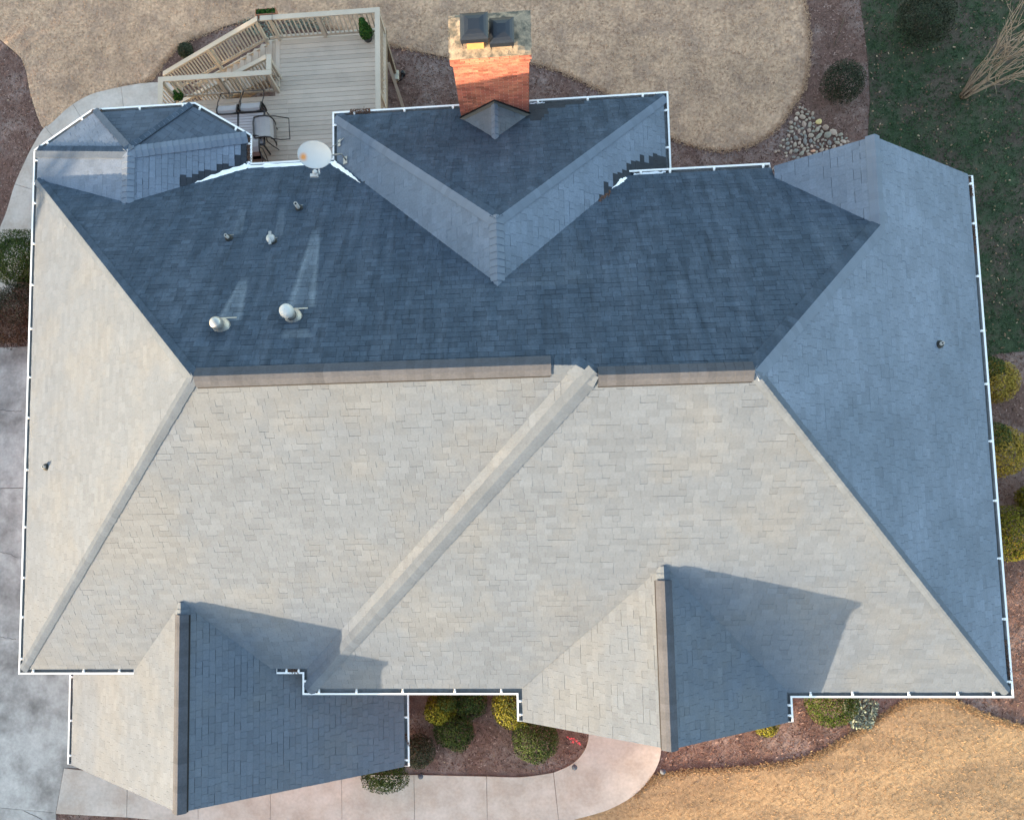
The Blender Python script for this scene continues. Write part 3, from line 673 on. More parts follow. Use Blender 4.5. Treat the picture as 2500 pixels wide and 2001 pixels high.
# wide ground
gmb = MB(); ysb = [-900, -200, -60, -15, 1, 2, 3, 4, 5, 6, 7, 8, 20, 60, 200, 900]; xsb = [-900, -200, -60, -20, 20, 60, 200, 900]
for y in ysb:
    for x in xsb: gmb.v.append((x, y, G(x, y) - .03))
for j in range(len(ysb) - 1):
    for i in range(len(xsb) - 1): k = j * len(xsb) + i; gmb.face((k, k + 1, k + len(xsb) + 1, k + len(xsb)))
gmb.build('ground', [M_GROUND], kind='structure')
mulch_poly = [(-24, -14), (20, -14), (20, 22), (-24, 22)]
sheet('mulch_bed', mulch_poly, .0, [M_MULCH], 1.0, 0, kind='structure')
lawnE = smoothpoly([(1961, 0), (1971, 63), (1972, 146), (1963, 209), (1934, 259), (1892, 317), (1829, 355), (1767, 367), (1704, 359), (1633, 334), (1560, 275), (1486, 231), (1437, 207), (1367, 176), (1296, 154), (1200, 146), (1094, 141), (992, 119), (940, 106), (870, 84), (780, 62), (700, 50), (600, 52), (499, 85), (438, 112), (414, 136), (394, 160), (375, 188), (352, 204), (316, 210), (268, 220), (219, 234), (170, 263), (127, 302), (108, 314), (97, 297), (85, 263), (73, 219), (66, 182), (54, 146), (24, 117), (0, 97)])
W0 = gp(lawnE); W0 += [(-22, 15.2), (-26, 19), (-30, 60), (20, 60), (14.5, 30), (gp([(1955, -30)])[0][0], 17.5)]
back_lawn = W0
sheet('lawn', back_lawn, .025, [M_LAWN], .8, .05, kind='structure')
fl_px = smoothpoly([(1340, 2035), (1397, 2001), (1450, 1986), (1494, 1971), (1546, 1941), (1583, 1908), (1600, 1897), (1675, 1884), (1767, 1880), (1871, 1870), (1955, 1855), (2017, 1832), (2072, 1801), (2122, 1772), (2176, 1734), (2218, 1713), (2268, 1705), (2310, 1707), (2351, 1724), (2414, 1751), (2497, 1776)])
front_lawn = gp(fl_px) + [(20, -7.0), (60, -10), (60, -60), (-30, -60), (-18, -12), (-2, -9.0)]
sheet('lawn', front_lawn, .025, [M_FLAWN], .8, .05, kind='structure')
gl_px = [(2085, -60), (2099, 0), (2111, 83), (2120, 167), (2124, 250), (2118, 334), (2130, 400), (2250, 600), (2330, 800), (2400, 872), (2450, 862), (2520, 855)]
green_lawn = gp(gl_px) + [(24, 2.5), (60, 2), (60, 60), (19, 60), (12.0, 20)]
sheet('green_lawn', green_lawn, .02, [M_GLAWN], .8, .05, kind='structure')
# paths and driveway: slabs with open joints
def slabs(structname, piece, polys, lift, m, gap=.007):
    root = None
    base = MB()
    for i, poly in enumerate(polys):
        c = Vector((sum(p[0] for p in poly) / len(poly), sum(p[1] for p in poly) / len(poly)))
        q = []
        for p in poly:
            d = c - Vector(p); q.append(tuple(Vector(p) + d.normalized() * gap))
        if root is None:
            root = bpy.data.objects.new(structname, None); COL.objects.link(root); root['kind'] = 'structure'
        sheet(piece, q, lift + random.uniform(-.003, .003), [m], .7, .11, parent=root)
def offs(pts, d):
    """offset a world polyline to its right by d"""
    out = []
    for i, p in enumerate(pts):
        a = Vector(pts[max(i - 1, 0)]); b = Vector(pts[min(i + 1, len(pts) - 1)]); t = (b - a).normalized(); out.append((p[0] + t.y * d, p[1] - t.x * d))
    return out
po = gp(smoothpoly([(-60, 700), (-25, 630), (0, 560), (17, 518), (38, 451), (63, 394), (80, 360), (107, 316), (127, 302), (170, 263), (219, 234), (268, 220), (316, 210), (358, 204), (400, 203), (450, 205)]))
pi = offs(po, 1.25)
cuts = [0, 20, 36, 46, 58, len(po) - 1]
slabs('side_path', 'concrete_panel', [po[a:b + 1] + pi[a:b + 1][::-1] for a, b in zip(cuts[:-1], cuts[1:])], .04, M_CONC)
fp_top = smoothpoly([(158, 1873), (485, 1890), (661, 1890), (835, 1889), (989, 1889), (1050, 1890), (1108, 1891), (1189, 1894), (1256, 1895), (1308, 1891), (1351, 1884), (1393, 1865), (1419, 1841), (1434, 1811), (1437, 1780)])
T = gp([(158, 1873), (313, 1890), (485, 1890), (661, 1890), (835, 1889), (1011, 1889), (1188, 1893), (1351, 1884)])
Bt = gp([(138, 1984), (311, 1993), (485, 2010), (661, 2060), (836, 2075), (1014, 2075), (1191, 2072), (1366, 2020)])
pan = []
for k in range(6): pan.append([T[k], Bt[k], Bt[k + 1], T[k + 1]])
top_curve = gp(smoothpoly([(1188, 1893), (1256, 1895), (1308, 1891), (1351, 1884)]))
pan.append([Bt[6], Bt[7], T[7]] + top_curve[::-1][1:-1] + [T[6]])
arc_in = gp(smoothpoly([(1351, 1884), (1393, 1865), (1419, 1841), (1434, 1811), (1438, 1770), (1438, 1690)])); arc_out = gp(smoothpoly([(1366, 2020), (1397, 2001), (1450, 1986), (1494, 1971), (1546, 1941), (1583, 1904), (1605, 1867), (1614, 1830), (1614, 1760), (1614, 1690)]))
pan.append(arc_in + arc_out[::-1])
slabs('front_path', 'concrete_panel', pan, .04, M_CONC)
yj = [gat(20, v).y for v in (848, 1192, 1560, 1973)]
xe = [gat(330, 1000).x] * 4
Dp = []
xw = -22
bp_ = [(-14.9, yj[0]), (-14.9, yj[0])]
Dp.append([(xw, yj[0]), (xw, yj[1]), (-11.3, yj[1] + .02), (-11.3, yj[0])])
Dp.append([(xw, yj[1]), (xw, yj[2]), (-11.3, yj[2]), (-11.3, yj[1])])
d0 = gat(0, 1970); d1 = gat(138, 1982); d2 = gat(158, 1873)
Dp.append([(xw, yj[2]), (xw, d0.y + .1), (d0.x, d0.y), (d1.x, d1.y), (d2.x, d2.y), (-11.3, d2.y), (-11.3, yj[2])])
Dp.append([(xw, d0.y + .1), (xw, -13), (d1.x + .1, -13), (d1.x, d1.y), (d0.x, d0.y)])
slabs('driveway', 'driveway_panel', Dp, .035, M_DRIVE)
# hairline driveway cracks
ck = MB()
def crack(px):
    pts = [gat(u, v) for u, v in px]; fine = []
    for a, b in zip(pts[:-1], pts[1:]):
        for k in range(6): fine.append(a + (b - a) * k / 6 + Vector((random.uniform(-.02, .02), random.uniform(-.02, .02), 0)))
    for a, b in zip(fine[:-1], fine[1:]): ck.beam(a + Vector((0, 0, .038)), b + Vector((0, 0, .038)), .008, .006)
crack([(0, 1000), (30, 1004), (60, 1003)]); crack([(0, 1553), (20, 1556), (45, 1560)]); crack([(0, 1345), (25, 1352), (52, 1362)]); crack([(60, 1978), (90, 1990), (130, 2010)])
ck.build('driveway_crack', [M_EDGE], kind='stuff')

# scatter helpers
def pip(X, Y, poly):
    c = np.zeros(X.shape, bool); P = np.array(poly)
    for i in range(len(P)):
        x0, y0 = P[i - 1]; x1, y1 = P[i]
        if y0 == y1: continue
        s = ((y0 > Y) != (y1 > Y)) & (X < (x1 - x0) * (Y - y0) / (y1 - y0) + x0); c ^= s
    return c
def Gv(Y): t = np.clip((Y - 1.0) / 7.0, 0, 1); t = t * t * (3 - 2 * t); return GF + (GN_ - GF) * t
VIEW = [tuple(at(u, v, -4.7)[:2]) for u, v in ((-90, -90), (2590, -90), (2590, 2090), (-90, 2090))]
HOUSE_IN = [(-11.2, -5.5), (-3.7, -5.5), (9.2, -3.2), (9.2, 6.8), (3.0, 9.0), (-4, 9.0), (-6.6, 8.2), (-11.2, 8.9)]
def scatter(n, inc, exc=()):
    vx = [p[0] for p in VIEW]; vy = [p[1] for p in VIEW]
    X = RNG.uniform(min(vx), max(vx), n); Y = RNG.uniform(min(vy), max(vy), n)
    k = pip(X, Y, VIEW) & ~pip(X, Y, HOUSE_IN)
    if inc is not None: k &= pip(X, Y, inc)
    for e in exc: k &= ~pip(X, Y, e)
    return X[k], Y[k]
def blades(name, X, Y, lift, h, w_, mat_, n=3, lean=.8, **p):
    V = []; T_ = []
    X = np.repeat(X, n) + RNG.normal(0, .012, len(X) * n); Y = np.repeat(Y, n) + RNG.normal(0, .012, len(Y) * n); m = len(X)
    a = RNG.uniform(0, 2 * np.pi, m); hh = h * RNG.uniform(.5, 1.2, m); ll = hh * lean * RNG.uniform(.3, 1.2, m); Z = Gv(Y) + lift
    dx, dy = np.cos(a), np.sin(a); ww = w_ * RNG.uniform(.6, 1.4, m)
    A = np.stack([X - dy * ww, Y + dx * ww, Z], 1); B = np.stack([X + dy * ww, Y - dx * ww, Z], 1); C = np.stack([X + dx * ll, Y + dy * ll, Z + hh], 1)
    V = np.stack([A, B, C], 1).reshape(-1, 3); F = np.arange(m * 3).reshape(-1, 3)
    return numpy_mesh(name, V, F, mat_, np.clip(RNG.beta(2.2, 2.2, m), 0, 1), **p)
def chips(name, X, Y, lift, L_, W_, mat_, tones=None, tilt=.4, **p):
    m = len(X); a = RNG.uniform(0, np.pi, m); l = L_ * RNG.uniform(.4, 1.3, m); w2 = W_ * RNG.uniform(.5, 1.3, m); Z = Gv(Y) + lift + RNG.uniform(0, .015, m)
    dx, dy = np.cos(a) * l, np.sin(a) * l; ex, ey = -np.sin(a) * w2, np.cos(a) * w2; t = RNG.uniform(-tilt, tilt, m) * l
    V = np.stack([np.stack([X - dx - ex, Y - dy - ey, Z - t], 1), np.stack([X + dx - ex, Y + dy - ey, Z + t], 1), np.stack([X + dx + ex, Y + dy + ey, Z + t], 1), np.stack([X - dx + ex, Y - dy + ey, Z - t + w2 * .3], 1)], 1).reshape(-1, 3)
    return numpy_mesh(name, V, np.arange(m * 4).reshape(-1, 4), mat_, tones if tones is not None else RNG.uniform(0, 1, m), **p)
conc_polys = [po + pi[::-1], [T[0], Bt[0], Bt[7], T[7]], arc_in + arc_out[::-1]] + Dp
X, Y = scatter(150000, back_lawn); blades('dormant_grass', X, Y, .02, .045, .009, M_TUFT, 3, 1.3, kind='stuff', label='short dormant tan grass blades of the back lawn', category='grass')
X, Y = scatter(110000, front_lawn); blades('dormant_grass', X, Y, .02, .04, .007, M_FTUFT, 3, 1.3, kind='stuff', label='short dormant golden grass blades of the front lawn', category='grass')
X, Y = scatter(120000, green_lawn); blades('green_grass', X, Y, .015, .06, .013, M_GTUFT, 4, 1.2, kind='stuff', label='dark green grass blades of the side lawn', category='grass')
X, Y = scatter(260000, None, [back_lawn, front_lawn, green_lawn] + conc_polys)
chips('mulch_chips', X, Y, .004, .034, .011, M_CHIP, RNG.beta(1.7, 2.6, len(X)), kind='stuff', label='reddish brown bark chips covering the planting beds', category='mulch')
X, Y = scatter(15000, green_lawn); chips('fallen_leaves', X, Y, .05, .026, .016, M_LEAFL, RNG.beta(1.5, 1.8, len(X)), kind='stuff', label='dry tan leaves scattered over the green grass', category='leaves')
X, Y = scatter(1600, None, [back_lawn, green_lawn] + conc_polys); chips('pale_litter', X, Y, .02, .02, .013, M_LEAFL, RNG.uniform(.6, 1, len(X)), kind='stuff', label='pale leaf scraps lying on the mulch beds', category='leaves')

def ragged(px, mat_, sd):
    pts = np.array(gp(px)); r = np.random.default_rng(sd); seg = r.integers(0, len(pts) - 1, 5000); t = r.uniform(0, 1, 5000)[:, None]; P = pts[seg] * (1 - t) + pts[seg + 1] * t + r.normal(0, .045, (5000, 2))
    k = pip(P[:, 0], P[:, 1], VIEW); P = P[k]
    for e in conc_polys: P = P[~pip(P[:, 0], P[:, 1], e)]
    blades('edge_grass', P[:, 0], P[:, 1], .01, .05, .01, mat_, 3, 1.2, kind='stuff')
ragged(lawnE[:150], M_TUFT, 3); ragged(fl_px[20:], M_FTUFT, 4); pass
# lawn edge trench
def trench(px, nm):
    pts = gp(px); mb = MB()
    for a, b in zip(pts[:-1], pts[1:]):
        if (Vector(a) - Vector(b)).length > 1e-3: mb.beam((a[0], a[1], G(*a) + .008), (b[0], b[1], G(*b) + .008), .05, .012)
    mb.build(nm, [M_EDGE], kind='stuff')
trench(lawnE, 'lawn_edge_trench'); trench(fl_px[20:], 'lawn_edge_trench')

# ---- river stones
stones = bpy.data.objects.new('stone_swale', None); COL.objects.link(stones); stones['kind'] = 'structure'
Rpx = [(1884, 292), (1900, 296), (1921, 320), (1945, 350), (1975, 375), (2010, 395), (2072, 350), (2044, 330), (2020, 312), (1992, 292), (1965, 272), (1950, 262)]
Rpx = [(1952, 258), (1975, 272), (1998, 292), (2020, 308), (2046, 322), (2075, 348), (2010, 372), (1960, 395), (1935, 385), (1912, 352), (1920, 330), (1930, 300), (1945, 285)]
rp = gp(Rpx); xs = [p[0] for p in rp]; ys = [p[1] for p in rp]; placed = []
rr_ = random.Random(3)
def add_stone(x, y, a, b, ang, m=M_STONE, tn=None):
    mb = MB(); z0 = G(x, y); nl, ns = 4, 9; ca, sa = math.cos(ang), math.sin(ang); jit = [rr_.uniform(.85, 1.12) for _ in range(ns)]
    for i in range(nl):
        f = i / nl * math.pi / 2; rr = math.cos(f)
        for k in range(ns):
            t = 2 * math.pi * k / ns; X_, Y_ = a * rr * math.cos(t) * jit[k], b * rr * math.sin(t) * jit[k]; mb.v.append((x + X_ * ca - Y_ * sa, y + X_ * sa + Y_ * ca, z0 + .03 + math.sin(f) * min(a, b) * .7))
    mb.v.append((x, y, z0 + .03 + min(a, b) * .72)); tn = rr_.random() if tn is None else tn
    for i in range(nl - 1):
        for k in range(ns): k2 = (k + 1) % ns; mb.face((i * ns + k, i * ns + k2, (i + 1) * ns + k2, (i + 1) * ns + k), 0, tn + .001)
    for k in range(ns): mb.face(((nl - 1) * ns + k, (nl - 1) * ns + (k + 1) % ns, nl * ns), 0, tn + .001)
    mb.build('stone', [m], stones, True); placed.append((x, y, max(a, b) * .5 + min(a, b) * .5))
for (u, v, a, b, ang, m) in ((1998, 299, .105, .085, .5, M_STONEY), (2014, 313, .095, .09, 0, None), (2033, 324, .13, .09, -.5, None), (2020, 331, .11, .1, .2, None), (1984, 370, .075, .045, .1, M_STONEO), (1958, 287, .10, .065, -.4, None), (1962, 305, .07, .10, .1, None), (1976, 306, .055, .11, -.4, None), (1994, 318, .06, .09, -.5, None), (1979, 332, .085, .075, 0, None), (1998, 334, .055, .15, -.8, None), (1964, 346, .055, .12, .05, None), (2058, 347, .09, .06, -.4, None), (2043, 350, .09, .055, -.3, None), (1931, 313, .065, .06, 0, None), (1930, 301, .06, .06, 0, None), (1956, 376, .10, .06, .7, None), (1958, 390, .09, .06, 0, None)):
    p = gat(u, v); add_stone(p.x, p.y, a, b, ang, m or M_STONE)
for _ in range(5000):
    x, y = rr_.uniform(min(xs), max(xs)), rr_.uniform(min(ys), max(ys))
    if not inpoly((x, y), rp): continue
    a = rr_.uniform(.045, .095); b = a * rr_.uniform(.55, .85)
    if all((x - q[0]) ** 2 + (y - q[1]) ** 2 > ((a + b) * .5 + q[2]) ** 2 * .92 for q in placed): add_stone(x, y, a, b, rr_.uniform(0, 3.1))
for (u, v) in ((1900, 370), (1918, 375), (1919, 383), (1905, 358), (1893, 372), (1911, 344), (1912, 361)):
    p = gat(u, v); add_stone(p.x, p.y, .05, .04, rr_.uniform(0, 3))

# ================================================================ SHRUBS
def foliage_np(c, rx, ry, rz, n, ls, lumps=.12, seed=1, up=.0, flat=.2):
    r = np.random.default_rng(seed); th = r.uniform(0, 2 * np.pi, n); cz_ = r.uniform(-.35, 1, n); sz = np.sqrt(1 - cz_ ** 2)
    D = np.stack([sz * np.cos(th), sz * np.sin(th), cz_], 1)
    k1 = r.normal(0, 1, (7, 3)); ph = r.uniform(0, 6, 7); bump_ = sum(np.sin(D @ k1[i] * 3.2 + ph[i]) for i in range(7)) / 7
    rad = (1 + lumps * bump_ * 2) * (1 - .35 * r.beta(1, 3, n))
    P = np.array(c) + D * rad[:, None] * np.array([rx, ry, rz])
    nrm_ = D + r.normal(0, .55, (n, 3)) + np.array([0, 0, up]); nrm_ /= np.linalg.norm(nrm_, axis=1)[:, None]
    t = np.cross(nrm_, r.normal(0, 1, (n, 3))); t /= np.linalg.norm(t, axis=1)[:, None]; b = np.cross(nrm_, t); l = ls * r.uniform(.6, 1.3, n)[:, None]
    V = np.stack([P - t * l, P - b * l * .5, P + t * l, P + b * l * .5], 1).reshape(-1, 3); return V, np.arange(n * 4).reshape(-1, 4), np.clip(r.beta(2, 2, n), 0, 1)
def shrub(name, label, px, rpx, h, leaf, n=2600, ls=.03, zc=None, group=None, lumps=.1, core=True, mix=None, squash=1.0, seed=None, rz=None):
    z0 = None; p = gat(*px)
    # the crown's middle is what shows at px: drop the base under it
    zmid = p.z + h * .55; q = at(px[0], px[1], zmid); r = rpx / (CAM_F / (CAM_Z - zmid)); seed = seed or int(px[0] * 7 + px[1])
    T_ = Th(name, label, 'shrub', (q.x, q.y, p.z), group)
    if core:
        mb = MB()
        for k in range(7):
            a = 2 * math.pi * k / 7; mb.tube([(q.x, q.y, p.z - .02), (q.x + r * .35 * math.cos(a), q.y + r * .35 * math.sin(a), p.z + h * .45), (q.x + r * .7 * math.cos(a), q.y + r * .7 * math.sin(a), p.z + h * .75)], [.018, .012, .005], 5)
        T_.part(mb, 'branches', [M_TRUNK])
    zr_ = h * .55
    V, F, tn = foliage_np((q.x, q.y, p.z + h - zr_), r, r * squash, zr_, n, ls, lumps, seed)
    V2, F2, tn2 = foliage_np((q.x, q.y, p.z + h - zr_), r * .8, r * .8 * squash, zr_ * .8, n // 2, ls * 1.3, lumps, seed + 1)
    V = np.concatenate([V, V2]); F = np.concatenate([F, F2 + len(F) * 4]); tn = np.concatenate([tn, tn2 * .5])
    o = numpy_mesh('foliage', V, F, leaf, tn, T_.o); o.matrix_parent_inverse = T_.inv
    if mix:
        V3, F3, tn3 = foliage_np((q.x + mix[1] * r, q.y + mix[2] * r, p.z + h - zr_ + .01), r * mix[3], r * mix[3], zr_ * 1.04, n // 2, ls, lumps, seed + 5)
        o = numpy_mesh('new_growth', V3, F3, mix[0], tn3, T_.o); o.matrix_parent_inverse = T_.inv
    return T_
SG = 'shrubs around the house'
shrub('round_shrub', 'dark clipped ball shrub in the mulch strip beside the green lawn', (2062, 197), 52, 1.15, L_DARK, 4200, .022, lumps=.03)
shrub('round_shrub', 'large dull round shrub standing in the green lawn at the top edge', (2264, 38), 70, 1.3, leafmat('dull_shrub_leaf', [(.016, .021, .014), (.024, .031, .02), (.034, .042, .026), (.052, .058, .04)]), 5200, .024, lumps=.04)
shrub('golden_shrub', 'golden yellow round shrub beside the east gutter, nearest the green lawn', (2434, 930), 52, .9, L_GOLD, 3200, .026, lumps=.05, mix=(L_GREEN, -.3, .55, .6), group='yellow shrubs along the east eave')
shrub('golden_shrub', 'golden orange round shrub beside the east gutter, middle of the three along it', (2446, 1100), 62, 1.0, L_GOLD, 3800, .026, lumps=.05, mix=(L_GREEN, -.3, .5, .62), group='yellow shrubs along the east eave')
shrub('golden_shrub', 'yellow green round shrub beside the east gutter, lowest of the three along it', (2476, 1302), 66, 1.0, L_YEL, 3800, .026, lumps=.05, mix=(L_GOLD, .1, -.1, .8), group='yellow shrubs along the east eave')
shrub('golden_shrub', 'yellow green shrub cut by the right picture edge', (2520, 1217), 32, .9, L_YEL, 2200, .026, lumps=.05, group='yellow shrubs along the east eave')
shrub('yellow_shrub', 'bright yellow tipped shrub in the front bed, below the long gutter', (1072, 1733), 40, .8, L_YEL, 2600, .026, mix=(L_GREEN, .5, .5, .7), lumps=.12, group='shrubs in the front beds')
shrub('green_shrub', 'loose green shrub between the two yellow ones in the front bed', (1148, 1712), 40, .6, L_GREEN, 1700, .028, lumps=.2, group='shrubs in the front beds')
shrub('yellow_shrub', 'yellow green round shrub tucked against the front gable gutter', (1252, 1725), 54, .95, L_YEL, 3200, .026, lumps=.06, mix=(L_GREEN, .2, .3, .9), group='shrubs in the front beds')
shrub('green_shrub', 'dark green shrub at the middle of the front bed', (1110, 1785), 48, .7, L_GREEN, 3000, .026, lumps=.12, group='shrubs in the front beds')
shrub('green_shrub', 'large round green shrub at the rake of the front gable', (1308, 1804), 57, .95, L_GREEN, 4200, .024, lumps=.09, group='shrubs in the front beds')
shrub('grey_shrub', 'grey green shrub beside the garage roof gutter', (1020, 1835), 42, .8, leafmat('olive_shrub_leaf', [(.018, .022, .012), (.032, .038, .022), (.055, .06, .036), (.085, .088, .055)]), 2600, .024, lumps=.08, group='shrubs in the front beds')
shrub('green_shrub', 'dark green shrub overhanging the front path at the garage rake', (935, 1888), 60, .9, L_GREEN, 3200, .026, lumps=.15, squash=.75, group='shrubs in the front beds')
shrub('green_shrub', 'round bright green shrub below the right front gutter', (2033, 1712), 62, .95, leafmat('moss_green_leaf', [(.012, .026, .003), (.024, .048, .004), (.042, .072, .007), (.065, .095, .012)]), 4200, .022, lumps=.04, group='shrubs in the front beds')
shrub('green_shrub', 'sliver of yellow green shrub under the right rake of the front gable', (1872, 1768), 30, .6, L_YEL, 1200, .024, lumps=.05, group='shrubs in the front beds')
shrub('holly_shrub', 'glossy dark green shrub at the path beside the west gutter', (42, 630), 78, 1.3, L_GREEN, 8500, .026, lumps=.10)
shrub('bronze_shrub', 'reddish bronze shrub between the green shrub and the driveway', (30, 775), 82, 1.1, L_BROWN, 4600, .026, lumps=.12, mix=(L_DARK, 0, .4, .7))
shrub('green_shrub', 'small dark green shrub outside the deck stair rail', (452, 122), 22, .5, L_DARK, 900, .03, lumps=.15)
# grey leaved ground plants
def patch(name, label, px, rx, ry, n, leaf, ls=.05, h=.12, cat='plant'):
    p = gat(*px); T_ = Th(name, label, cat, tuple(p), 'silver plants by the deck stairs' if name == 'silver_plant' else None); r = np.random.default_rng(int(px[0]))
    a = r.uniform(0, 6.28, n); rr = np.sqrt(r.uniform(0, 1, n)); X = p.x + np.cos(a) * rr * rx * (1 + .2 * np.sin(3 * a)); Y = p.y + np.sin(a) * rr * ry * (1 + .2 * np.cos(2 * a)); Z = p.z + .03 + r.uniform(0, h, n)
    nrm_ = r.normal(0, .5, (n, 3)) + [0, 0, 1]; nrm_ /= np.linalg.norm(nrm_, axis=1)[:, None]; t = np.cross(nrm_, r.normal(0, 1, (n, 3))); t /= np.linalg.norm(t, axis=1)[:, None]; b = np.cross(nrm_, t); P = np.stack([X, Y, Z], 1); l = ls * r.uniform(.6, 1.3, n)[:, None]
    V = np.stack([P - t * l, P - b * l * .45, P + t * l, P + b * l * .45], 1).reshape(-1, 3)
    o = numpy_mesh('foliage', V, np.arange(n * 4).reshape(-1, 4), leaf, r.uniform(0, 1, n), T_.o); o.matrix_parent_inverse = T_.inv
    mb = MB()
    for k in range(5): mb.tube([(p.x, p.y, p.z), (p.x + rx * .5 * math.cos(k * 1.3), p.y + ry * .5 * math.sin(k * 1.3), p.z + h)], [.01, .004], 5)
    T_.part(mb, 'stem', [M_TRUNK])
patch('lambs_ear_plant', 'pale grey green plant beside the round green shrub by the right front gutter', (2098, 1738), .42, .5, 900, L_GREY, .045)
patch('silver_plant', 'silvery leaved plant behind the bend of the deck rail', (625, 70), .5, .35, 340, L_GREY, .035)
patch('silver_plant', 'silvery leaved plant under the top stair post of the deck', (672, 84), .35, .35, 240, L_GREY, .035)
patch('silver_plant', 'silvery leaved plant seen through the deck rail balusters below the trough', (752, 62), .7, .25, 380, L_GREY, .035)

# ---- bare multi-stem tree
p = gat(2350, 236); BT = Th('bare_tree', 'leafless pale multi-stemmed tree leaning over the green lawn', 'tree', tuple(p))
rt = random.Random(11)
def limb(mb, a, d, L_, r0, depth):
    pts = [a]; q = Vector(a); d = d.normalized(); n = 6
    for k in range(n):
        d = (d + Vector((rt.uniform(-.16, .16), rt.uniform(-.16, .16), rt.uniform(-.03, .10)))).normalized(); q = q + d * (L_ / n); pts.append(q.copy())
        if depth < 3 and k >= 2 and rt.random() < .75:
            limb(mb, q.copy(), d + Vector((rt.uniform(-.6, .6), rt.uniform(-.6, .6), .1)), L_ * .5, r0 * .55, depth + 1)
    mb.tube(pts, [r0 * (1 - .7 * i / n) for i in range(n + 1)], 6)
for k in range(15):
    a = 2 * math.pi * k / 15; mb = MB()
    limb(mb, Vector((p.x + .09 * math.cos(a), p.y + .09 * math.sin(a), p.z)), Vector((.22 * math.cos(a) + .06, .22 * math.sin(a) + .04, 1)), rt.uniform(2.4, 3.3), .024, 1)
    BT.part(mb, 'stem', [M_BARK], True)

# ================================================================ DECK
FZ = -3.0
DK = Th('deck', 'taupe wooden deck with stairs and railing behind the house', 'deck', (-5.5, 11, GN_))
dx0, dx1, dy1 = -6.72, -3.66, 13.88
y = 8.1; k = 0
while y < dy1 - .02:
    y1 = min(y + .1365, dy1); x0 = dx0 if y > 12.0 else (-9.62 if y > 9.9 else -7.9)
    segs = [(x0, dx1 - .0)]
    if y < 10.4: segs = [(x0, -4.0 if y < 9.2 else dx1)]
    for a, b in segs:
        if b - a > 4 and k % 2: segs = [(a, -6.5), (-6.497, b)]
    for a, b in segs:
        mb = MB(); mb.cbox((a, y, FZ - .028), (b, y1 - .007, FZ + random.uniform(-.001, .001)), .004, 0, random.gauss(0, .7) + .001); DK.part(mb, 'deck_board', [M_DECK])
    y = y1; k += 1
mb = MB(); mb.cbox((-6.86, 12.05, FZ - .028), (-6.727, dy1, FZ + .001), .004, 0, .5); DK.part(mb, 'deck_board', [M_DECK])
mb = MB()
for yy in np.arange(8.4, 13.8, .4):
    a = dx0 if yy > 12.0 else (-9.55 if yy > 10.0 else -7.8); mb.box((a, yy, FZ - .22), (dx1 - .02, yy + .04, FZ - .03))
mb.box((dx1 - .04, 8.4, FZ - .26), (dx1 + .0, dy1, FZ - .03)); mb.box((dx0, dy1 - .04, FZ - .26), (dx1, dy1, FZ - .03)); mb.box((-9.62, 12.0, FZ - .26), (-6.86, 12.04, FZ - .03)); mb.box((-9.62, 10.3, FZ - .26), (-9.58, 12.0, FZ - .03))
DK.part(mb, 'deck_frame', [M_JOIST])
for (px_, py_) in ((dx1 - .1, 13.75), (dx1 - .1, 11.2), (dx1 - .1, 9.6), (-6.6, 13.75), (-9.5, 11.9), (-9.5, 10.5)):
    mb = MB(); mb.box((px_ - .07, py_ - .07, G(px_, py_)), (px_ + .07, py_ + .07, FZ - .22)); DK.part(mb, 'support_post', [M_JOIST])
for (ya, yb) in ((13.0, 12.0), (10.9, 10.1)):
    mb = MB(); mb.beam((dx1 + .02, ya, FZ - .3), (dx1 + .35, yb, GN_ + .15), .09, .04); DK.part(mb, 'brace', [M_RAIL])
RZ = -2.06
def railing(a, b, za, zb2, cap=.14, posts=(), bal=.125, foot=None, inset=(0, 0)):
    """level or sloping rail from a to b at rail-top heights za, zb2"""
    a, b = Vector((*a, za)), Vector((*b, zb2)); L_ = (b - a).length; d = (b - a) / L_
    mb = MB(); mb.beam(a - d * inset[0], b + d * inset[1], cap, .032, 0, .3); DK.part(mb, 'top_rail', [M_RAIL])
    mb = MB(); mb.beam(a + Vector((0, 0, -.06)), b + Vector((0, 0, -.06)), .04, .085); DK.part(mb, 'sub_rail', [M_RAIL])
    mb = MB(); mb.beam(a + Vector((0, 0, -.84)), b + Vector((0, 0, -.84)), .04, .085); DK.part(mb, 'bottom_rail', [M_RAIL])
    n = int(L_ / bal)
    for k in range(1, n):
        p_ = a + (b - a) * k / n; mb = MB(); mb.box((p_.x - .017, p_.y - .017, p_.z - .88), (p_.x + .017, p_.y + .017, p_.z - .05), 0, random.gauss(0, .5)); DK.part(mb, 'baluster', [M_RAIL])
    for t in posts:
        p_ = a + (b - a) * t; mb = MB(); mb.box((p_.x - .045, p_.y - .045, p_.z - 1.02), (p_.x + .045, p_.y + .045, p_.z - .017), 0, .2); DK.part(mb, 'rail_post', [M_RAIL])
NY = 13.73; EX = -3.71
railing((EX, 9.3), (EX, NY), RZ, RZ, posts=(.02, .5, 1.0), inset=(0, .07))
railing((-6.98, NY), (EX - .072, NY), RZ, RZ, posts=(.08, .5))
railing((-10.82, NY), (-7.05, NY), -4.24, RZ, posts=(.01, .5, .98))
railing((-9.78 + .07, 12.16), (-6.72, 12.16), RZ, RZ, posts=(.5, .985), inset=(.0, .07))
railing((-9.78 + .0, 10.4), (-9.78, 12.16), RZ - .002, RZ - .002, posts=(.98,), inset=(0, .07))
railing((-6.72, 12.235), (-6.72, 12.60), RZ, RZ, posts=(.9,), bal=.15, inset=(0, .07))
railing((-10.3, 12.62), (-6.80, 12.62), -4.05, RZ - .01, posts=(.02, .5), cap=.12)
nst = 12; rise = (FZ - GN_) / nst; tr = .275
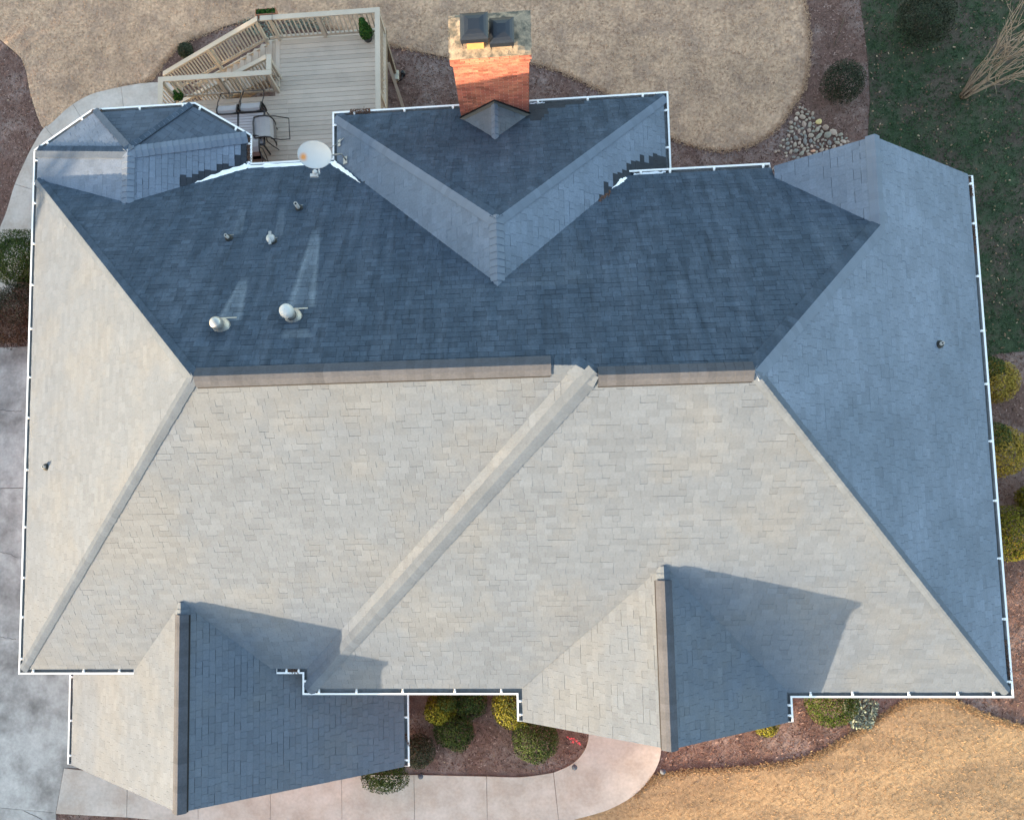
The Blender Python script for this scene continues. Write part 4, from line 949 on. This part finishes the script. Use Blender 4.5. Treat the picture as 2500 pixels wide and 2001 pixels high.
for k in range(nst - 1):
    zt = FZ - rise * (k + 1); x1_ = -6.865 - tr * k; mb = MB(); mb.cbox((x1_ - tr, 12.66, zt - .03), (x1_ - tr / 2 - .003, dy1 - .02, zt), .004, 0, random.gauss(0, .5)); mb.cbox((x1_ - tr / 2 + .003, 12.66, zt - .03), (x1_ - .004, dy1 - .02, zt), .004, 0, random.gauss(0, .5))
    t_ = DK.part(mb, 'stair_tread', [M_DECK]); mb = MB(); mb.box((x1_ - .03, 12.68, zt), (x1_ - .012, dy1 - .04, zt + rise - .03)); DK.part(mb, 'stair_riser', [M_RAIL])
for yy in (12.7, 13.8):
    mb = MB(); mb.beam((-6.9, yy, FZ - .25), (-6.9 - tr * nst, yy, GN_ - .05), .04, .26); DK.part(mb, 'stair_stringer', [M_RAIL])

# ---- table and tipped chairs
TZ = -2.28
TB = Th('patio_table', 'slatted rectangular patio table with dark frame partly under the bay roof', 'table', (-7.85, 10.75, FZ))
tx0, tx1, ty0, ty1 = -8.75, -6.92, 10.25, 11.20
n = 11
for k in range(n):
    a = ty0 + .03 + (ty1 - ty0 - .06) * k / n; b = a + (ty1 - ty0 - .06) / n - .010; mb = MB(); mb.cbox((tx0 + .03, a, TZ - .02), (tx1 - .05, b, TZ), .003, 0, random.gauss(0, .6) + .001); TB.part(mb, 'table_slat', [M_SLATT])
mb = MB()
for a, b in (((tx0, ty0), (tx1, ty0)), ((tx1, ty0), (tx1, ty1)), ((tx1, ty1), (tx0, ty1)), ((tx0, ty1), (tx0, ty0))): mb.beam((*a, TZ - .012), (*b, TZ - .012), .045, .035)
mb.beam((-7.66, ty0, TZ - .014), (-7.66, ty1, TZ - .014), .06, .03); TB.part(mb, 'table_frame', [M_DFRAME])
for a, b in ((tx0 + .08, ty0 + .08), (tx1 - .08, ty0 + .08), (tx1 - .08, ty1 - .08), (tx0 + .08, ty1 - .08)):
    mb = MB(); mb.tube([(a, b, FZ), (a, b, TZ - .03)], .024, 8); TB.part(mb, 'leg', [M_DFRAME])
def chair(cx, cy, ang, label, w_=.56, reach=.30):
    """sling chair tipped forward so its back rests on the table; +y local points away from the table"""
    T_ = Th('sling_chair', label, 'chair', (cx, cy, FZ), 'sling chairs tipped against the patio table')
    R_ = Matrix.Rotation(ang, 4, 'Z'); R_.translation = Vector((cx, cy, FZ)); Q = lambda x, y_, z_: R_ @ Vector((x, y_, z_))
    h = w_ / 2
    back = [(-reach, .765), (-reach * .45, .80), (.0, .79), (.12, .74)]      # (away, height): back of chair lying on the table edge
    seat = [(.12, .74), (.17, .60), (.17, .42), (.14, .27)]
    for nm, pr in (('backrest', back), ('seat', seat)):
        mb = MB()
        for i in range(len(pr) - 1):
            (a0, b0), (a1, b1) = pr[i], pr[i + 1]
            for k in range(4):
                xa, xb = -h + w_ * k / 4, -h + w_ * (k + 1) / 4; sag = lambda x: -.025 * (1 - (x / h) ** 2)
                mb.poly([Q(xa, a0, b0 + sag(xa)), Q(xb, a0, b0 + sag(xb)), Q(xb, a1, b1 + sag(xb)), Q(xa, a1, b1 + sag(xa))])
                mb.poly([Q(xa, a1, b1 + sag(xa) - .006), Q(xb, a1, b1 + sag(xb) - .006), Q(xb, a0, b0 + sag(xb) - .006), Q(xa, a0, b0 + sag(xa) - .006)])
        T_.part(mb, nm, [M_SLING], True)
    mb = MB()
    for s_ in (-1, 1): mb.tube([Q(s_ * h, a, b) for a, b in back + seat[1:]], .021, 8)
    mb.tube([Q(-h, -reach, .765), Q(-h * .5, -reach - .03, .77), Q(h * .5, -reach - .03, .77), Q(h, -reach, .765)], .02, 8); mb.tube([Q(-h, .14, .27), Q(h, .14, .27)], .014, 8)
    T_.part(mb, 'frame', [M_DFRAME], True)
    for s_ in (-1, 1):
        mb = MB(); mb.tube([Q(s_ * (h + .02), .12, .70), Q(s_ * (h + .03), .26, .66), Q(s_ * (h + .03), .36, .60), Q(s_ * h, .60, .52)], .015, 8); T_.part(mb, 'rear_leg', [M_DFRAME], True)
        mb = MB(); mb.tube([Q(s_ * (h + .02), .02, .78), Q(s_ * (h + .035), -.02, .60), Q(s_ * (h + .03), .05, .30), Q(s_ * (h + .0), .12, .02)], .015, 8); T_.part(mb, 'armrest', [M_DFRAME], True)
    mb = MB(); mb.tube([Q(-h, .60, .52), Q(h, .60, .52)], .012, 8); T_.part(mb, 'floor_bar', [M_DFRAME], True)
chair(-7.96, 11.30, 0, 'grey sling chair tipped on the table top, left of the two on its far side', reach=.12)
chair(-7.30, 11.33, 0, 'grey sling chair tipped on the table top, right of the two on its far side', .58, .12)
chair(-6.88, 10.73, -math.pi / 2 + .06, 'grey sling chair tipped over the short end of the table', .60)
chair(-7.32, 10.17, math.pi, 'grey sling chair tipped over the near side beside the bay gutter')

# ---- pots and trough
def pot_plant(px, zt, r, h, ph, pr, label, leafm, conical=True, n=1500):
    p_ = at(px[0], px[1], FZ); T_ = Th('potted_plant', label, 'potted plant', tuple(p_), 'potted plants on the deck')
    mb = MB(); mb.lathe([(r * .7, 0), (r, h), (r * 1.06, h), (r * 1.06, h - .03)], p_, 20); T_.part(mb, 'pot', [M_POT], True)
    mb = MB(); mb.lathe([(r * .95, h - .03), (.001, h - .02)], p_, 20); T_.part(mb, 'soil', [M_SOIL])
    V = []; F = []; tt = []; base = 0
    lv = 4 if conical else 1
    for i in range(lv):
        f = i / lv; V1, F1, t1 = foliage_np((p_.x, p_.y, p_.z + h + ph * (f + .12)), pr * (1 - .72 * f), pr * (1 - .72 * f), ph * (.22 if conical else .6), n // lv, .026, .15, int(px[0]) + i, .3); V.append(V1); F.append(F1 + base); tt.append(t1); base += len(V1)
    o = numpy_mesh('foliage', np.concatenate(V), np.concatenate(F), leafm, np.concatenate(tt), T_.o); o.matrix_parent_inverse = T_.inv
    mb = MB(); mb.tube([p_ + Vector((0, 0, h - .04)), p_ + Vector((0, 0, h + ph * .8))], [.012, .006], 6); T_.part(mb, 'stem', [M_TRUNK])
pot_plant((899, 96), 0, .16, .22, .62, .19, 'green conical plant in a dark pot at the deck corner', L_POT, True, 2200)
pot_plant((440, 240), 0, .13, .15, .22, .17, 'small bushy potted plant in the corner of the lower deck rail', L_POT, False, 800)
pc = at(648, 18, RZ + .0); TR = Th('planter_trough', 'terracotta trough of small green plants hooked over the deck rail', 'planter', (pc.x, pc.y, RZ - .2))
tx, ty = pc.x, NY + .20; mb = MB(); L2 = .29; W2 = .085
for lo, hi in (((-L2, -W2, -.18), (L2, -W2 + .015, .0)), ((-L2, W2 - .015, -.18), (L2, W2, .0)), ((-L2, -W2 + .015, -.18), (-L2 + .015, W2 - .015, .0)), ((L2 - .015, -W2 + .015, -.18), (L2, W2 - .015, .0)), ((-L2 + .015, -W2 + .015, -.18), (L2 - .015, W2 - .015, -.165))): mb.box(lo, hi, 0, 0, Matrix.Translation((tx, ty, RZ)))
TR.part(mb, 'trough', [M_TERRA]); mb = MB(); mb.box((tx - L2 + .02, ty - W2 + .02, RZ - .16), (tx + L2 - .02, ty + W2 - .02, RZ - .05)); TR.part(mb, 'soil', [M_SOIL])
for k, dxx in enumerate((-.2, -.07, .08, .21)):
    V, F, tn = foliage_np((tx + dxx, ty, RZ - .02), .07, .07, .06, 160, .022, .1, 50 + k); o = numpy_mesh('seedling', V, F, L_POT, tn, TR.o); o.matrix_parent_inverse = TR.inv
for dxx in (-.2, .2):
    mb = MB(); mb.tube([(tx + dxx, ty + W2 + .01, RZ - .16), (tx + dxx, ty + W2 + .01, RZ + .01), (tx + dxx, ty - .1, RZ + .035), (tx + dxx, NY - .085, RZ + .035), (tx + dxx, NY - .085, RZ - .06)], .007, 6); TR.part(mb, 'hook_bracket', [M_DFRAME])

# ================================================================ SATELLITE DISH
dc = at(771, 378, .95); n_w = (-pB, 0, 1); foot = onpl(845, 392, n_w, pB * 4.307)
SD = Th('satellite_dish', 'white oval satellite dish with a rust stain mounted on the rear wing roof', 'satellite dish', tuple(foot))
# dish faces up and to the south-west
fn = Vector((-.12, -.42, .90)).normalized(); xa = (Vector((1, -.12, 0)) - fn * fn.dot(Vector((1, -.12, 0)))).normalized(); ya = fn.cross(xa)
DA, DB = .405, .29
def dp(a, b, z_=0): return dc + xa * a + ya * b + fn * z_
mb = MB(); nr, ns = 8, 36
for i in range(nr + 1):
    for k in range(ns): t = 2 * math.pi * k / ns; f = i / nr; mb.v.append(tuple(dp(DA * f * math.cos(t), DB * f * math.sin(t), .075 * f * f)))
for i in range(nr):
    for k in range(ns): k2 = (k + 1) % ns; mb.face((i * ns + k, (i + 1) * ns + k, (i + 1) * ns + k2, i * ns + k2))
b0 = len(mb.v)
for i in range(nr + 1):
    for k in range(ns): t = 2 * math.pi * k / ns; f = i / nr; mb.v.append(tuple(dp(DA * f * math.cos(t), DB * f * math.sin(t), .075 * f * f - .006)))
for i in range(nr):
    for k in range(ns): k2 = (k + 1) % ns; mb.face((b0 + i * ns + k, b0 + i * ns + k2, b0 + (i + 1) * ns + k2, b0 + (i + 1) * ns + k))
# rust stain drawn in the paint around one spot
rc = dp(-.285, -.065, .04)
def rust(a, c):
    N, L = a['N'], a['L']; vd = N.new('ShaderNodeVectorMath'); vd.operation = 'DISTANCE'; L.new(a['pos'], vd.inputs[0]); vd.inputs[1].default_value = tuple(rc)
    f = a['mapr'](a['math']('ADD', vd.outputs['Value'], a['math']('MULTIPLY', a['noise'](14, 3), .05)), .14, .05); return a['mix'](f, c, (.62, .27, .08))
M_DISHR = mat('dish_paint_with_rust', (.46, .50, .52), .5, n1=(3, .04), bump=None, spec=.3, extra=rust)
SD.part(mb, 'reflector', [M_DISHR], True)
mb = MB(); mb.tube([dp(DA * math.cos(2 * math.pi * k / 36), DB * math.sin(2 * math.pi * k / 36), .075) for k in range(37)], .007, 6); SD.part(mb, 'rim', [M_DISH], True)
mb = MB(); mb.tube([foot + Vector((0, 0, .03)), foot + Vector((-.02, -.02, .35)), dc + Vector((.12, .02, -.1)), dc - fn * .02], .022, 8); SD.part(mb, 'mast', [M_GALV], True)
mb = MB(); M = slopeM(pB, 0, foot); mb.cbox((-.09, -.07, .012), (.09, .07, .03), .004, 0, 0, M); SD.part(mb, 'mount_foot', [M_GALV])
f2 = onpl(830, 350, n_w, pB * 4.307); M = slopeM(pB, 0, f2); mb = MB(); mb.cbox((-.08, -.05, .012), (.08, .05, .03), .004, 0, 0, M); mb.tube([f2 + Vector((.12, .08, .1)), f2 + Vector((0, 0, .05)), dc + Vector((.1, .05, -.05))], .009, 6); SD.part(mb, 'brace_strut', [M_GALV])
lnb = at(769, 420, 1.15); arm0 = dp(.06, -DB * .95, .03)
mb = MB(); mb.tube([arm0 - fn * .05, at(780, 424, 1.08)], .019, 8); SD.part(mb, 'feed_arm', [M_DISH], True)
mb = MB(); mb.box((-.09, -.035, -.045), (.09, .035, .02), 0, 0, Matrix.Translation(at(767, 428, 1.08))); mb.lathe([(.055, -.05), (.05, -.02), (.03, 0), (.001, .01)], lnb + Vector((0, .0, .04)), 16); SD.part(mb, 'feed_horn', [M_DISH])

# ================================================================ SNOW, DEBRIS, SMALL THINGS
def snow_strip(label, pts, wds, h=.05):
    P = [Vector(p_) for p_ in pts]; fine = []; fw = []
    for i in range(len(P) - 1):
        for k in range(5): fine.append(P[i] + (P[i + 1] - P[i]) * k / 5 + Vector((random.uniform(-.015, .015), random.uniform(-.015, .015), 0))); fw.append((wds[i] + (wds[i + 1] - wds[i]) * k / 5) * random.uniform(.8, 1.15))
    fine.append(P[-1]); fw.append(wds[-1]); mb = MB()
    for i, q in enumerate(fine):
        d = (fine[min(i + 1, len(fine) - 1)] - fine[max(i - 1, 0)]).normalized(); s_ = Vector((d.y, -d.x, 0)).normalized(); w2 = fw[i]
        for k in range(7):
            t = k / 6 * 2 - 1; mb.v.append(tuple(q + s_ * w2 * t + Vector((0, 0, h * (1 - t * t) * random.uniform(.8, 1.1) - .005 + abs(t) * w2 * .62))))
    for i in range(len(fine) - 1):
        for k in range(6): mb.face((i * 7 + k, i * 7 + k + 1, (i + 1) * 7 + k + 1, (i + 1) * 7 + k))
    o = mb.build('snow_patch', [M_SNOW], None, True); o['label'] = label; o['category'] = 'snow'; o['group'] = 'old snow left in the shaded valleys and gutters'; return o
NP = lambda u, v: onpl(u, v, nN, cN)
snow_strip('long thin strip of old snow in the valley beside the bay roof', [NP(478, 447), NP(510, 436), NP(555, 422), NP(598, 410), NP(612, 404)], [.01, .045, .06, .075, .06], .03)
snow_strip('strip of old snow along the gutter below the satellite dish', [Vector((-6.5, 8.45, .0)), Vector((-5.9, 8.47, .0)), Vector((-5.2, 8.47, .0)), Vector((-4.6, 8.47, .0)), Vector((-4.32, 8.45, .01))], [.08, .06, .055, .055, .04], .03)
snow_strip('wedge of old snow in the valley right of the satellite dish', [NP(812, 398), NP(832, 412), NP(855, 428), NP(880, 447)], [.075, .06, .045, .006], .03)
snow_strip('small scrap of snow in the valley by the right rear gutter', [NP(1528, 434), NP(1519, 442), NP(1506, 452), NP(1494, 462)], [.03, .05, .025, .006], .03)
snow_strip('thin snow lying in the end of the right rear gutter', [at(1548, 427, .64), at(1575, 425, .64), at(1600, 423, .64), at(1625, 420, .64)], [.035, .03, .035, .02], .02)
snow_strip('tiny snow remnant in the rear gutter right of the chimney', [at(1295, 253, -.05), at(1315, 252, -.05), at(1330, 251, -.05)], [.02, .022, .01], .02)
def debris(px0, px1, z_, wy, n, vert=False):
    a, b = at(*px0, z_), at(*px1, z_); d = b - a; r = np.random.default_rng(int(px0[0])); t = r.beta(.9, .9, n); s_ = Vector((d.y, -d.x, 0)).normalized(); o_ = r.normal(0, wy, n)
    X = a.x + d.x * t + s_.x * o_; Y = a.y + d.y * t + s_.y * o_; Z = np.full(n, z_) + r.uniform(0, .05, n); an = r.uniform(0, 3.14, n); l = .018 * r.uniform(.4, 1.4, n)
    V = np.stack([np.stack([X - np.cos(an) * l, Y - np.sin(an) * l, Z], 1), np.stack([X + np.sin(an) * l * .4, Y - np.cos(an) * l * .4, Z + .01], 1), np.stack([X + np.cos(an) * l, Y + np.sin(an) * l, Z], 1), np.stack([X - np.sin(an) * l * .4, Y + np.cos(an) * l * .4, Z + .012], 1)], 1).reshape(-1, 3)
    return V, r.uniform(0, 1, n)
VV = []; TT = []
for args in (((855, 275), (905, 272), -.04, .03, 500), ((608, 338), (610, 400), -.05, .03, 400), ((698, 1637), (734, 1638), -.06, .025, 260), ((225, 273), (250, 270), -.05, .02, 160), ((2364, 432), (2372, 480), -.06, .02, 200), ((2372, 540), (2380, 620), -.06, .02, 300), ((2452, 1560), (2464, 1660), -.07, .015, 260), ((1462, 492), (1490, 470), 1.7, .02, 160), ((990, 1790), (1000, 1820), zr - .06, .02, 120)):
    V, t_ = debris(*args); VV.append(V); TT.append(t_)
VV = np.concatenate(VV); TT = np.concatenate(TT)
numpy_mesh('leaf_debris', VV, np.arange(len(VV)).reshape(-1, 4), M_DEB, TT, kind='stuff', label='dark rotting leaf debris caught in the gutters', category='debris')
for (u, v, lb) in ((1030, 1886, 'small blue grey path light at the bed edge by the garage gutter'), (1401, 1864, 'small blue grey path light on the inside of the path curve'), (1614, 1874, 'small blue grey path light in the mulch right of the path')):
    p_ = gat(u, v); T_ = Th('path_light', lb, 'path light', tuple(p_), 'path lights along the front walk')
    mb = MB(); mb.tube([p_, p_ + Vector((0, 0, .3))], .012, 6); T_.part(mb, 'stake', [M_BLACKM])
    mb = MB(); mb.lathe([(.04, .22), (.05, .28)], p_, 14); T_.part(mb, 'lens', [M_BEIGE]); mb = MB(); mb.lathe([(.078, .28), (.06, .31), (.02, .335), (.001, .34)], p_, 16); T_.part(mb, 'lid', [M_LIGHT], True)
p_ = gat(968, 190); UB = Th('outlet_box', 'small pale box with a dark device on the mulch beside the deck', 'utility box', tuple(p_))
mb = MB(); mb.cbox((-.1, -.16, 0), (.09, .14, .18), .015, 0, 0, Matrix.Translation(p_)); UB.part(mb, 'box', [M_BEIGE])
mb = MB(); mb.lathe([(.07, 0), (.07, .14), (.04, .17), (.001, .17)], p_ + Vector((.22, .08, 0)), 14); mb.tube([p_ + Vector((.22, .05, .12)), p_ + Vector((.18, -.12, .1)), p_ + Vector((.05, -.16, .04))], .018, 6); UB.part(mb, 'device', [M_BLACKM])
# pink utility paint
rr2 = np.random.default_rng(5); pk = MB()
for (u, v) in [(1388 + i * 2.4 + rr2.normal(0, 1), 1801 + i * 1.1 + rr2.normal(0, 2.4)) for i in range(13)] * 2:
    q = gat(u + rr2.normal(0, 1.5), v + rr2.normal(0, 1.5)); a = rr2.uniform(0, 3); l = .03; pk.poly([(q.x - l * math.cos(a), q.y - l * math.sin(a), q.z + .022), (q.x + .012 * math.sin(a), q.y - .012 * math.cos(a), q.z + .026), (q.x + l * math.cos(a), q.y + l * math.sin(a), q.z + .022), (q.x - .012 * math.sin(a), q.y + .012 * math.cos(a), q.z + .026)])
pk.build('marking_paint', [M_PINK], kind='stuff', label='short scrawl of pink marking paint on the front mulch', category='paint mark')
p0_ = gat(2057, 52); tw = MB(); tw.tube([gat(2060, 45) + Vector((0, 0, .05)), gat(2050, 75) + Vector((0, 0, .07)), gat(2040, 100) + Vector((0, 0, .05)), gat(2033, 120) + Vector((0, 0, .05))], [.014, .016, .014, .008], 6)
o = tw.build('fallen_twig', [M_TRUNK], None, True); o['label'] = 'thin dark stick lying on the mulch above the clipped ball shrub'; o['category'] = 'stick'

# ================================================================ WOODLAND to the west and south-west (unseen, added only to cast shade on the ground)
def shade_woodland(x, y0, y1, hlo, hhi, n, seed, spread=3.0):
    r = np.random.default_rng(seed); VV = []; TT = []; tr_ = MB()
    for k in range(n):
        cx = x + r.normal(0, spread); cy = y0 + (y1 - y0) * (k + .5) / n + r.normal(0, .6); h = r.uniform(hlo, hhi) * (1 if cy > -5 or hhi < 7 else .80); rad = h * .24 + 1.0; g0 = G(cx, cy)
        tr_.tube([(cx, cy, g0), (cx + r.normal(0, .1), cy, g0 + h * .5), (cx, cy, g0 + h * .9)], [.16, .11, .03], 7)
        for j in range(4):
            f = (j + .4) / 4; V, F, tn = foliage_np((cx + r.normal(0, .4), cy + r.normal(0, .4), g0 + h * (.12 + .7 * f)), rad * (1.05 - .55 * f), rad * (1.05 - .55 * f), h * .2, 1500, .17, .2, int(seed * 100 + k * 10 + j)); VV.append(V); TT.append(tn)
    VV = np.concatenate(VV); TT = np.concatenate(TT)
    o = numpy_mesh('shade_woodland', VV, np.arange(len(VV)).reshape(-1, 4), L_TREE, TT, kind='stuff', label='unseen evergreen wood added west of the garden to shade the ground', category='wood')
    tr_.build('shade_woodland_trunks', [M_TRUNK], o, kind='stuff')
shade_woodland(-36, -10.5, 46, 9.5, 12.0, 20, 21, 2.0)
shade_woodland(-34, -36, -11, 5.9, 6.4, 26, 22, .8)
